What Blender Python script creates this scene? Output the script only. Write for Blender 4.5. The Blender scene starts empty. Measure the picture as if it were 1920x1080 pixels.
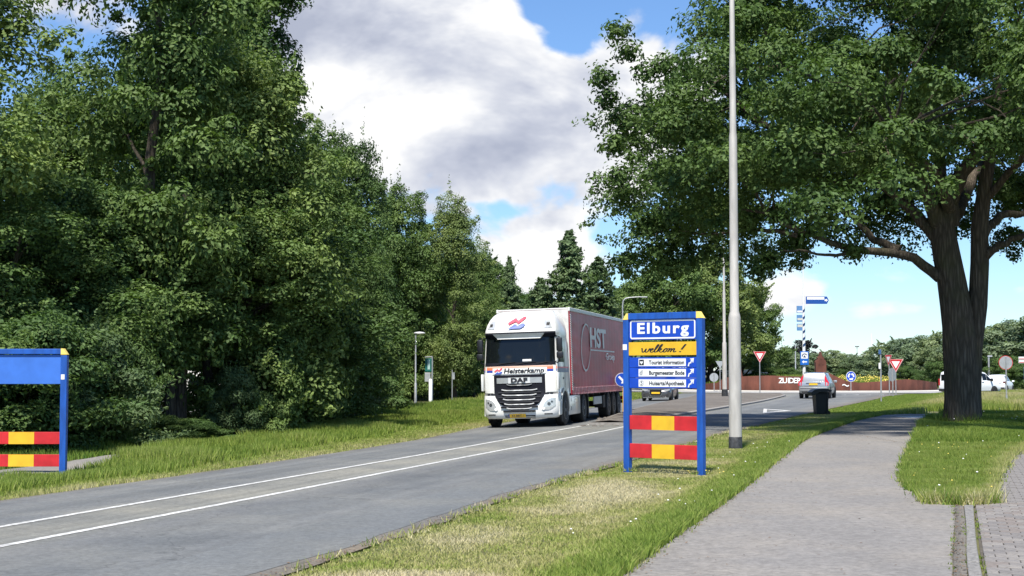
import bpy, bmesh, math, random
import numpy as np
from mathutils import Vector, Matrix, Euler

R = math.radians
scene = bpy.context.scene
COL = scene.collection
rng = np.random.default_rng(7)
random.seed(7)

# ------------------------------------------------------------------ camera
cam_data = bpy.data.cameras.new('camera')
cam_data.sensor_width = 36.0
cam_data.lens = 36.0 * 2850 / 1920
cam_data.clip_end = 9000
cam = bpy.data.objects.new('camera', cam_data)
COL.objects.link(cam)
cam.location = (0, 0, 1.78)
cam.rotation_euler = (R(90) + math.atan(158 / 2850), 0, 0)
scene.camera = cam

# ------------------------------------------------------------------ sun and sky
SUN = Vector((-0.26 * math.cos(R(60)), -0.966 * math.cos(R(60)), math.sin(R(60))))
sun_data = bpy.data.lights.new('sun', 'SUN')
sun_data.energy = 4.3
sun_data.angle = R(3.5)
sun_data.color = (1.0, 0.95, 0.87)
sun = bpy.data.objects.new('sun', sun_data)
COL.objects.link(sun)
sun.rotation_euler = (-SUN).to_track_quat('-Z', 'Y').to_euler()
sun.location = (-20, -20, 40)

world = bpy.data.worlds.new('World')
scene.world = world
world.use_nodes = True


def build_sky():
    nt = world.node_tree
    nt.nodes.clear()
    N = nt.nodes.new
    Lk = nt.links.new
    out = N('ShaderNodeOutputWorld')
    bg = N('ShaderNodeBackground')
    STR = 0.10
    bg.inputs['Strength'].default_value = STR
    Lk(bg.outputs[0], out.inputs[0])
    sky = N('ShaderNodeTexSky')
    sky.sky_type = 'NISHITA'
    sky.sun_disc = False
    sky.sun_elevation = R(60)
    sky.sun_rotation = math.atan2(SUN.x, SUN.y)
    sky.air_density = 1.0
    sky.dust_density = 0.0
    sky.ozone_density = 2.6
    tc = N('ShaderNodeTexCoord')
    mp = N('ShaderNodeMapping')
    mp.inputs['Scale'].default_value = (1, 1, 1.75)
    Lk(tc.outputs['Generated'], mp.inputs['Vector'])

    def math_(op, a, b=None, clamp=False):
        n = N('ShaderNodeMath')
        n.operation = op
        n.use_clamp = clamp
        for i, v in enumerate((a, b)):
            if v is None:
                continue
            if isinstance(v, (int, float)):
                n.inputs[i].default_value = v
            else:
                Lk(v, n.inputs[i])
        return n.outputs[0]

    def fbm(vec, off, scale, detail=8, rough=0.60, dist=0.25):
        m = N('ShaderNodeMapping')
        m.inputs['Location'].default_value = off
        Lk(vec, m.inputs['Vector'])
        n = N('ShaderNodeTexNoise')
        n.inputs['Scale'].default_value = scale
        n.inputs['Detail'].default_value = detail
        n.inputs['Roughness'].default_value = rough
        n.inputs['Distortion'].default_value = dist
        Lk(m.outputs[0], n.inputs['Vector'])
        return n.outputs[0]

    def blob(vec, px, py, rad, w):
        d = Vector(((px - 960) / 2850, 1.0, (698 - py) / 2850))
        d.normalize()
        c = (d.x, d.y, d.z * 1.75)
        v = N('ShaderNodeVectorMath')
        v.operation = 'DISTANCE'
        Lk(vec, v.inputs[0])
        v.inputs[1].default_value = c
        mr = N('ShaderNodeMapRange')
        mr.interpolation_type = 'SMOOTHERSTEP'
        Lk(v.outputs['Value'], mr.inputs[0])
        mr.inputs[1].default_value = 0.0
        mr.inputs[2].default_value = rad
        mr.inputs[3].default_value = w
        mr.inputs[4].default_value = 0.0
        return mr.outputs[0]

    vec = mp.outputs[0]
    # large cumulus masses (directions of the clouds) and blue gaps, plus noise everywhere
    blobs = [(850, 120, .26, .30), (1000, 290, .17, .20), (640, 60, .22, .16), (1190, 200, .12, .22), (1000, 470, .10, .24), (150, 60, .10, .2), (1140, 330, .06, .12),
             (1560, 495, .075, .16), (1650, 585, .042, .19), (1430, 540, .06, .14), (1840, 485, .10, .19), (1890, 590, .06, .12), (1740, 560, .05, .10), (1500, 590, .05, .08), (1120, 130, .05, .06), (1130, 480, .05, .10), (1540, 560, .05, .08),
             (1050, 25, .060, -.27), (1085, 95, .035, -.16), (1180, 455, .06, -.20), (930, 400, .03, -.12), (1700, 640, .12, -.13), (1480, 640, .06, -.10), (1600, 540, .03, -.08), (130, 250, .08, -.12)]

    def density(off):
        a = fbm(vec, (off[0] + .3, off[1] + 1.1, off[2] + .55), 7.5)
        big = fbm(vec, (off[0] * .4 + 3.1, off[1] + .2, off[2] * .4 + .9), 2.3, 3)
        vm = N('ShaderNodeMapping')
        vm.inputs['Location'].default_value = (off[0] + 5.3, off[1], off[2] + 1.7)
        wv = N('ShaderNodeVectorMath')
        wv.operation = 'ADD'
        nz = N('ShaderNodeTexNoise')
        nz.inputs['Scale'].default_value = 9
        nz.inputs['Detail'].default_value = 2
        Lk(vec, nz.inputs['Vector'])
        sc = N('ShaderNodeVectorMath')
        sc.operation = 'SCALE'
        sc.inputs['Scale'].default_value = .07
        Lk(nz.outputs['Color'], sc.inputs[0])
        Lk(vec, wv.inputs[0])
        Lk(sc.outputs[0], wv.inputs[1])
        Lk(wv.outputs[0], vm.inputs['Vector'])
        vo = N('ShaderNodeTexVoronoi')
        vo.feature = 'F1'
        vo.inputs['Scale'].default_value = 15
        vo.inputs['Detail'].default_value = 2
        vo.inputs['Roughness'].default_value = .55
        Lk(vm.outputs[0], vo.inputs['Vector'])
        billow = math_('SUBTRACT', 1.0, vo.outputs['Distance'])
        tot = math_('ADD', math_('ADD', math_('MULTIPLY', a, 0.66), math_('MULTIPLY', billow, 0.20)), math_('MULTIPLY', big, 0.55))
        return tot

    den = density((0, 0, 0))
    bl = None
    for b in blobs:
        o = blob(vec, *b)
        bl = o if bl is None else math_('ADD', bl, o)
    tot = math_('ADD', den, bl)
    cov = N('ShaderNodeMapRange')
    cov.interpolation_type = 'SMOOTHSTEP'
    Lk(tot, cov.inputs[0])
    cov.inputs[1].default_value = 0.70
    cov.inputs[2].default_value = 0.82
    # sunward sample of the same noise: brighter where the cloud thins towards the sun
    f1 = fbm(vec, (.3, 1.1, .55), 7.5, 5)
    f2 = fbm(vec, (.28, 1.1, .586), 7.5, 5)
    lit = math_('SUBTRACT', f1, f2)
    thick = N('ShaderNodeMapRange')
    Lk(tot, thick.inputs[0])
    thick.inputs[1].default_value = 0.74
    thick.inputs[2].default_value = 1.32
    thick.inputs[3].default_value = 0.14
    thick.inputs[4].default_value = -0.30
    shade = math_('ADD', math_('MULTIPLY', lit, 2.6), thick.outputs[0])
    shade = math_('ADD', shade, 0.66)
    # slow variation of thickness gives the grey undersides
    g = fbm(vec, (7.3, 2.2, 4.1), 5.0, 6, 0.5, 0.5)
    shade = math_('ADD', shade, math_('MULTIPLY', math_('SUBTRACT', g, 0.5), 1.2))
    fine = fbm(vec, (2.3, 4.2, 1.1), 24, 5, .6, .4)
    shade = math_('ADD', shade, math_('MULTIPLY', math_('SUBTRACT', fine, 0.5), .55))
    # heavier and thinner parts of the big cloud
    for b in ((640, 25, .10, -.42), (520, 40, .10, -.25), (735, 140, .09, .30), (690, 180, .10, .12), (900, 40, .08, .22), (980, 290, .11, -.17), (880, 330, .09, -.08), (1180, 230, .08, .25), (1120, 330, .06, .18), (1060, 385, .06, -.18),
              (1000, 480, .07, .35), (1560, 500, .09, .20), (1850, 500, .10, .20), (1650, 580, .06, .22), (1030, 90, .05, .35)):
        shade = math_('ADD', shade, blob(vec, *b))
    ramp = N('ShaderNodeValToRGB')
    e = ramp.color_ramp.elements
    k = 1.0 / STR
    e[0].position = 0.0
    e[0].color = (.25 * k, .272 * k, .34 * k, 1)
    e[1].position = 1.0
    e[1].color = (.575 * k, .575 * k, .575 * k, 1)
    m = e.new(0.32)
    m.color = (.325 * k, .345 * k, .405 * k, 1)
    m = e.new(0.60)
    m.color = (.42 * k, .435 * k, .475 * k, 1)
    Lk(shade, ramp.inputs[0])
    mix = N('ShaderNodeMix')
    mix.data_type = 'RGBA'
    Lk(cov.outputs[0], mix.inputs['Factor'])
    tint = N('ShaderNodeMix')
    tint.data_type = 'RGBA'
    tint.blend_type = 'MULTIPLY'
    tint.inputs['Factor'].default_value = 1
    Lk(sky.outputs[0], tint.inputs['A'])
    tint.inputs['B'].default_value = (.56, .70, .88, 1)
    Lk(tint.outputs['Result'], mix.inputs['A'])
    Lk(ramp.outputs[0], mix.inputs['B'])
    Lk(mix.outputs['Result'], bg.inputs['Color'])


build_sky()
scene.view_settings.view_transform = 'Standard'
scene.view_settings.look = 'None'
scene.view_settings.exposure = 0.88
scene.view_settings.gamma = 1.0
scene.view_settings.use_curve_mapping = False
scene.cycles.use_denoising = True
scene.cycles.max_bounces = 6
scene.cycles.transparent_max_bounces = 6


# ------------------------------------------------------------------ materials
def lin(r, g, b):
    f = lambda c: ((c / 255 + .055) / 1.055) ** 2.4 if c > 10 else c / 255 / 12.92
    return (f(r), f(g), f(b))


MATS = {}


def M(name, col, rough=.5, metal=0.0, var=.10, scale=6.0, bump=0.0, coat=0.0, spec=.5, detail=4, stretch=(1, 1, 1)):
    if name in MATS:
        return MATS[name]
    m = bpy.data.materials.new(name)
    m.use_nodes = True
    nt = m.node_tree
    p = nt.nodes['Principled BSDF']
    p.inputs['Roughness'].default_value = rough
    p.inputs['Metallic'].default_value = metal
    p.inputs['Specular IOR Level'].default_value = spec
    p.inputs['Coat Weight'].default_value = coat
    p.inputs['Coat Roughness'].default_value = .06
    tc = nt.nodes.new('ShaderNodeTexCoord')
    mp = nt.nodes.new('ShaderNodeMapping')
    mp.inputs['Scale'].default_value = stretch
    nt.links.new(tc.outputs['Object'], mp.inputs[0])
    n = nt.nodes.new('ShaderNodeTexNoise')
    n.inputs['Scale'].default_value = scale
    n.inputs['Detail'].default_value = detail
    nt.links.new(mp.outputs[0], n.inputs['Vector'])
    mx = nt.nodes.new('ShaderNodeMix')
    mx.data_type = 'RGBA'
    mr = nt.nodes.new('ShaderNodeMapRange')
    mr.inputs[1].default_value = .3
    mr.inputs[2].default_value = .7
    nt.links.new(n.outputs[0], mr.inputs[0])
    nt.links.new(mr.outputs[0], mx.inputs['Factor'])
    mx.inputs['A'].default_value = tuple(c * (1 - var) for c in col) + (1,)
    mx.inputs['B'].default_value = tuple(min(1, c * (1 + var)) for c in col) + (1,)
    nt.links.new(mx.outputs['Result'], p.inputs['Base Color'])
    if bump:
        b = nt.nodes.new('ShaderNodeBump')
        b.inputs['Strength'].default_value = bump
        b.inputs['Distance'].default_value = .02
        nt.links.new(n.outputs[0], b.inputs['Height'])
        nt.links.new(b.outputs[0], p.inputs['Normal'])
    MATS[name] = m
    return m


def leaf_material(name, transl=.35, rough=.58, spec=.20, attr=None):
    """Foliage: colour of the object, varied leaf by leaf."""
    m = bpy.data.materials.new(name)
    m.use_nodes = True
    nt = m.node_tree
    nt.nodes.clear()
    N = nt.nodes.new
    Lk = nt.links.new
    out = N('ShaderNodeOutputMaterial')
    p = N('ShaderNodeBsdfPrincipled')
    p.inputs['Roughness'].default_value = rough
    p.inputs['Specular IOR Level'].default_value = spec
    tr = N('ShaderNodeBsdfTranslucent')
    mix = N('ShaderNodeMixShader')
    mix.inputs[0].default_value = transl
    Lk(p.outputs[0], mix.inputs[1])
    Lk(tr.outputs[0], mix.inputs[2])
    Lk(mix.outputs[0], out.inputs[0])
    geo = N('ShaderNodeNewGeometry')
    oi = N('ShaderNodeObjectInfo')
    tc = N('ShaderNodeTexCoord')
    n = N('ShaderNodeTexNoise')
    n.inputs['Scale'].default_value = .55
    n.inputs['Detail'].default_value = 3
    Lk(tc.outputs['Object'], n.inputs['Vector'])
    hsv = N('ShaderNodeHueSaturation')
    base = oi.outputs['Color']
    Lk(base, hsv.inputs['Color'])
    mr = N('ShaderNodeMapRange')
    Lk(geo.outputs['Random Per Island'], mr.inputs[0])
    mr.inputs[3].default_value = .76
    mr.inputs[4].default_value = 1.26
    mr2 = N('ShaderNodeMapRange')
    Lk(n.outputs[0], mr2.inputs[0])
    mr2.inputs[1].default_value = .3
    mr2.inputs[2].default_value = .7
    mr2.inputs[3].default_value = .72
    mr2.inputs[4].default_value = 1.30
    mu = N('ShaderNodeMath')
    mu.operation = 'MULTIPLY'
    Lk(mr.outputs[0], mu.inputs[0])
    Lk(mr2.outputs[0], mu.inputs[1])
    Lk(mu.outputs[0], hsv.inputs['Value'])
    mr3 = N('ShaderNodeMapRange')
    Lk(n.outputs[0], mr3.inputs[0])
    mr3.inputs[1].default_value = .3
    mr3.inputs[2].default_value = .7
    mr3.inputs[3].default_value = .515
    mr3.inputs[4].default_value = .485
    Lk(mr3.outputs[0], hsv.inputs['Hue'])
    col = hsv.outputs[0]
    Lk(col, p.inputs['Base Color'])
    g = N('ShaderNodeMix')
    g.data_type = 'RGBA'
    g.blend_type = 'MULTIPLY'
    g.inputs['Factor'].default_value = 1
    Lk(col, g.inputs['A'])
    g.inputs['B'].default_value = (1.22, 1.42, .66, 1)
    Lk(g.outputs['Result'], tr.inputs['Color'])
    MATS[name] = m
    return m


def grass_material(name='grass_blades'):
    m = bpy.data.materials.new(name)
    m.use_nodes = True
    nt = m.node_tree
    nt.nodes.clear()
    N = nt.nodes.new
    Lk = nt.links.new
    out = N('ShaderNodeOutputMaterial')
    p = N('ShaderNodeBsdfPrincipled')
    p.inputs['Roughness'].default_value = .6
    p.inputs['Specular IOR Level'].default_value = .25
    tr = N('ShaderNodeBsdfTranslucent')
    mix = N('ShaderNodeMixShader')
    mix.inputs[0].default_value = .42
    Lk(p.outputs[0], mix.inputs[1])
    Lk(tr.outputs[0], mix.inputs[2])
    Lk(mix.outputs[0], out.inputs[0])
    geo = N('ShaderNodeNewGeometry')
    at = N('ShaderNodeAttribute')
    at.attribute_name = 'dry'
    ramp = N('ShaderNodeValToRGB')
    e = ramp.color_ramp.elements
    e[0].position = 0
    e[0].color = (.090, .180, .026, 1)
    e[1].position = 1
    e[1].color = (.66, .59, .37, 1)
    q = e.new(.35)
    q.color = (.26, .345, .060, 1)
    q = e.new(.65)
    q.color = (.47, .45, .18, 1)
    ad = N('ShaderNodeMath')
    ad.operation = 'ADD'
    mr = N('ShaderNodeMapRange')
    Lk(geo.outputs['Random Per Island'], mr.inputs[0])
    mr.inputs[3].default_value = -.16
    mr.inputs[4].default_value = .16
    Lk(at.outputs['Fac'], ad.inputs[0])
    Lk(mr.outputs[0], ad.inputs[1])
    Lk(ad.outputs[0], ramp.inputs[0])
    Lk(ramp.outputs[0], p.inputs['Base Color'])
    Lk(ramp.outputs[0], tr.inputs['Color'])
    MATS[name] = m
    return m


def ground_material(name, c1, c2, c3, s1=.6, s2=18., bump=.5):
    m = bpy.data.materials.new(name)
    m.use_nodes = True
    nt = m.node_tree
    p = nt.nodes['Principled BSDF']
    p.inputs['Roughness'].default_value = .95
    p.inputs['Specular IOR Level'].default_value = .2
    N = nt.nodes.new
    Lk = nt.links.new
    tc = N('ShaderNodeTexCoord')
    n1 = N('ShaderNodeTexNoise')
    n1.inputs['Scale'].default_value = s1
    n1.inputs['Detail'].default_value = 6
    n2 = N('ShaderNodeTexNoise')
    n2.inputs['Scale'].default_value = s2
    n2.inputs['Detail'].default_value = 6
    Lk(tc.outputs['Object'], n1.inputs['Vector'])
    Lk(tc.outputs['Object'], n2.inputs['Vector'])
    r1 = N('ShaderNodeMapRange')
    r1.inputs[1].default_value = .38
    r1.inputs[2].default_value = .62
    Lk(n1.outputs[0], r1.inputs[0])
    r2 = N('ShaderNodeMapRange')
    r2.inputs[1].default_value = .35
    r2.inputs[2].default_value = .68
    Lk(n2.outputs[0], r2.inputs[0])
    a = N('ShaderNodeMix')
    a.data_type = 'RGBA'
    a.inputs['A'].default_value = c1 + (1,)
    a.inputs['B'].default_value = c2 + (1,)
    Lk(r1.outputs[0], a.inputs['Factor'])
    b = N('ShaderNodeMix')
    b.data_type = 'RGBA'
    Lk(a.outputs['Result'], b.inputs['A'])
    b.inputs['B'].default_value = c3 + (1,)
    Lk(r2.outputs[0], b.inputs['Factor'])
    Lk(b.outputs['Result'], p.inputs['Base Color'])
    bp = N('ShaderNodeBump')
    bp.inputs['Strength'].default_value = bump
    bp.inputs['Distance'].default_value = .03
    Lk(n2.outputs[0], bp.inputs['Height'])
    Lk(bp.outputs[0], p.inputs['Normal'])
    MATS[name] = m
    return m


def asphalt_material(name, c, grain=70., lane=False, rough=.8, crack=.55):
    """Asphalt with stone grain, patchy tone, tar cracks; with lane=True the UV u runs across the lanes."""
    m = bpy.data.materials.new(name)
    m.use_nodes = True
    nt = m.node_tree
    p = nt.nodes['Principled BSDF']
    p.inputs['Roughness'].default_value = rough
    p.inputs['Specular IOR Level'].default_value = .4
    N = nt.nodes.new
    Lk = nt.links.new
    tc = N('ShaderNodeTexCoord')
    grainn = N('ShaderNodeTexNoise')
    grainn.inputs['Scale'].default_value = grain
    grainn.inputs['Detail'].default_value = 9
    grainn.inputs['Roughness'].default_value = .78
    Lk(tc.outputs['Object'], grainn.inputs['Vector'])
    big = N('ShaderNodeTexNoise')
    big.inputs['Scale'].default_value = .45
    big.inputs['Detail'].default_value = 7
    big.inputs['Roughness'].default_value = .62
    Lk(tc.outputs['Object'], big.inputs['Vector'])
    # streaks along the road (uv: u across, v metres along)
    mp = N('ShaderNodeMapping')
    mp.inputs['Scale'].default_value = (7.0, .05, 1) if lane else (.8, .12, 1)
    Lk(tc.outputs['UV' if lane else 'Object'], mp.inputs[0])
    st = N('ShaderNodeTexNoise')
    st.inputs['Scale'].default_value = 1.0
    st.inputs['Detail'].default_value = 5
    Lk(mp.outputs[0], st.inputs['Vector'])

    def rng_(src, a, b, lo, hi):
        n = N('ShaderNodeMapRange')
        Lk(src, n.inputs[0])
        for i, v in enumerate((a, b, lo, hi)):
            n.inputs[i + 1].default_value = v
        return n.outputs[0]

    def mul(a, b):
        n = N('ShaderNodeMath')
        n.operation = 'MULTIPLY'
        Lk(a, n.inputs[0])
        Lk(b, n.inputs[1])
        return n.outputs[0]
    v = mul(rng_(grainn.outputs[0], .3, .7, .60, 1.42), rng_(big.outputs[0], .3, .7, .80 if lane else .90, 1.20 if lane else 1.10))
    v = mul(v, rng_(st.outputs[0], .3, .7, .84 if lane else .94, 1.16 if lane else 1.06))
    # cracks and tarred seams
    vo = N('ShaderNodeTexVoronoi')
    vo.feature = 'DISTANCE_TO_EDGE'
    vo.inputs['Scale'].default_value = .32
    dn = N('ShaderNodeTexNoise')
    dn.inputs['Scale'].default_value = 1.3
    dn.inputs['Detail'].default_value = 5
    Lk(tc.outputs['Object'], dn.inputs['Vector'])
    vm = N('ShaderNodeVectorMath')
    vm.operation = 'ADD'
    sc = N('ShaderNodeVectorMath')
    sc.operation = 'SCALE'
    sc.inputs['Scale'].default_value = 1.6
    Lk(dn.outputs['Color'], sc.inputs[0])
    Lk(tc.outputs['Object'], vm.inputs[0])
    Lk(sc.outputs[0], vm.inputs[1])
    Lk(vm.outputs[0], vo.inputs['Vector'])
    v = mul(v, rng_(vo.outputs['Distance'], .0, .007, crack, 1.0))
    hue = N('ShaderNodeMix')
    hue.data_type = 'RGBA'
    Lk(rng_(big.outputs[0], .4, .65, 0, 1), hue.inputs['Factor'])
    hue.inputs['A'].default_value = c + (1,)
    hue.inputs['B'].default_value = (c[0] * 1.05, c[1] * 1.01, c[2] * .94, 1)
    mixc = hue.outputs['Result']
    if lane:
        sep = N('ShaderNodeSeparateXYZ')
        Lk(tc.outputs['UV'], sep.inputs[0])
        # worn pale strip between the two white lines (u 1..2), brown dirt along both edges
        cr = N('ShaderNodeValToRGB')
        e = cr.color_ramp.elements
        e[0].position = 0
        e[0].color = (.95, .85, .72, 1)
        e[1].position = 1
        e[1].color = (.98, .82, .66, 1)
        for ps, cc in ((.035, (.98, .98, 1)), (.12, (1.02, 1.03, 1.05)), (.2, (.86, .88, .91)), (.30, (1.0, 1.01, 1.03)), (.335, (1.22, 1.19, 1.10)), (.50, (1.24, 1.20, 1.10)),
                       (.665, (1.2, 1.18, 1.10)), (.70, (1, 1, 1.02)), (.78, (.87, .89, .92)), (.87, (1, 1.01, 1.03)), (.955, (1, .97, .94))):
            q = e.new(ps)
            q.color = cc + (1,)
        dv = N('ShaderNodeMath')
        dv.operation = 'DIVIDE'
        # wobble the bands a little
        wb = N('ShaderNodeMath')
        wb.operation = 'ADD'
        Lk(sep.outputs[0], wb.inputs[0])
        Lk(rng_(big.outputs[0], .3, .7, -.05, .05), wb.inputs[1])
        Lk(wb.outputs[0], dv.inputs[0])
        dv.inputs[1].default_value = 3.0
        Lk(dv.outputs[0], cr.inputs[0])
        mm = N('ShaderNodeMix')
        mm.data_type = 'RGBA'
        mm.blend_type = 'MULTIPLY'
        mm.inputs['Factor'].default_value = 1
        Lk(mixc, mm.inputs['A'])
        Lk(cr.outputs[0], mm.inputs['B'])
        mixc = mm.outputs['Result']
    fin = N('ShaderNodeVectorMath')
    fin.operation = 'SCALE'
    Lk(mixc, fin.inputs[0])
    Lk(v, fin.inputs['Scale'])
    Lk(fin.outputs[0], p.inputs['Base Color'])
    bp = N('ShaderNodeBump')
    bp.inputs['Strength'].default_value = .6
    bp.inputs['Distance'].default_value = .008
    Lk(grainn.outputs[0], bp.inputs['Height'])
    Lk(bp.outputs[0], p.inputs['Normal'])
    MATS[name] = m
    return m


def bark_material(name, c):
    m = bpy.data.materials.new(name)
    m.use_nodes = True
    nt = m.node_tree
    p = nt.nodes['Principled BSDF']
    p.inputs['Roughness'].default_value = .95
    p.inputs['Specular IOR Level'].default_value = .2
    N = nt.nodes.new
    Lk = nt.links.new
    tc = N('ShaderNodeTexCoord')
    mp = N('ShaderNodeMapping')
    mp.inputs['Scale'].default_value = (8, 8, 1.0)
    Lk(tc.outputs['Object'], mp.inputs[0])
    n = N('ShaderNodeTexNoise')
    n.inputs['Scale'].default_value = 1.6
    n.inputs['Detail'].default_value = 8
    n.inputs['Roughness'].default_value = .65
    Lk(mp.outputs[0], n.inputs['Vector'])
    vo = N('ShaderNodeTexVoronoi')
    vo.feature = 'DISTANCE_TO_EDGE'
    vo.inputs['Scale'].default_value = 1.25
    wa = N('ShaderNodeVectorMath')
    wa.operation = 'ADD'
    ws = N('ShaderNodeVectorMath')
    ws.operation = 'SCALE'
    ws.inputs['Scale'].default_value = .55
    Lk(n.outputs['Color'], ws.inputs[0])
    Lk(mp.outputs[0], wa.inputs[0])
    Lk(ws.outputs[0], wa.inputs[1])
    Lk(wa.outputs[0], vo.inputs['Vector'])
    mr = N('ShaderNodeMapRange')
    mr.inputs[1].default_value = 0
    mr.inputs[2].default_value = .42
    Lk(vo.outputs['Distance'], mr.inputs[0])
    mu = N('ShaderNodeMath')
    mu.operation = 'MULTIPLY'
    Lk(mr.outputs[0], mu.inputs[0])
    Lk(n.outputs[0], mu.inputs[1])
    r = N('ShaderNodeValToRGB')
    e = r.color_ramp.elements
    e[0].color = tuple(x * .55 for x in c) + (1,)
    e[1].color = tuple(x * 1.6 for x in c) + (1,)
    e[1].position = .62
    Lk(mu.outputs[0], r.inputs[0])
    # green algae patches
    n2 = N('ShaderNodeTexNoise')
    n2.inputs['Scale'].default_value = 1.1
    n2.inputs['Detail'].default_value = 5
    Lk(tc.outputs['Object'], n2.inputs['Vector'])
    mr2 = N('ShaderNodeMapRange')
    mr2.inputs[1].default_value = .50
    mr2.inputs[2].default_value = .72
    mr2.inputs[4].default_value = .5
    Lk(n2.outputs[0], mr2.inputs[0])
    mx = N('ShaderNodeMix')
    mx.data_type = 'RGBA'
    Lk(mr2.outputs[0], mx.inputs['Factor'])
    Lk(r.outputs[0], mx.inputs['A'])
    mx.inputs['B'].default_value = (c[0] * .75, c[1] * .95, c[2] * .55, 1)
    Lk(mx.outputs['Result'], p.inputs['Base Color'])
    bp = N('ShaderNodeBump')
    bp.inputs['Strength'].default_value = 1.0
    bp.inputs['Distance'].default_value = .05
    Lk(mu.outputs[0], bp.inputs['Height'])
    Lk(bp.outputs[0], p.inputs['Normal'])
    MATS[name] = m
    return m


# ------------------------------------------------------------------ mesh helpers
def mesh_np(name, V, faces_list):
    """faces_list: list of (M,k) integer arrays."""
    V = np.asarray(V, dtype=np.float32)
    me = bpy.data.meshes.new(name)
    me.vertices.add(len(V))
    me.vertices.foreach_set('co', V.ravel())
    loops = np.concatenate([f.ravel() for f in faces_list]).astype(np.int32)
    tot = np.concatenate([np.full(len(f), f.shape[1], dtype=np.int32) for f in faces_list])
    start = np.concatenate([[0], np.cumsum(tot)[:-1]]).astype(np.int32)
    me.loops.add(len(loops))
    me.loops.foreach_set('vertex_index', loops)
    me.polygons.add(len(tot))
    me.polygons.foreach_set('loop_start', start)
    me.polygons.foreach_set('loop_total', tot)
    me.update(calc_edges=True)
    return me


def link(name, me, mat=None, parent=None, loc=None, rot=None):
    o = bpy.data.objects.new(name, me)
    COL.objects.link(o)
    if mat is not None and me is not None and len(me.materials) == 0:
        me.materials.append(mat)
    if parent is not None:
        o.parent = parent
    if loc is not None:
        o.location = loc
    if rot is not None:
        o.rotation_euler = rot
    return o


def tag(o, label=None, cat=None, group=None, kind=None):
    if label:
        o['label'] = label
    if cat:
        o['category'] = cat
    if group:
        o['group'] = group
    if kind:
        o['kind'] = kind
    return o


def empty(name, loc, rz=0, label=None, cat=None, group=None, rot=None):
    o = bpy.data.objects.new(name, None)
    COL.objects.link(o)
    o.empty_display_size = .2
    o.location = loc
    o.rotation_euler = rot if rot else (0, 0, rz)
    return tag(o, label, cat, group)


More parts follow.
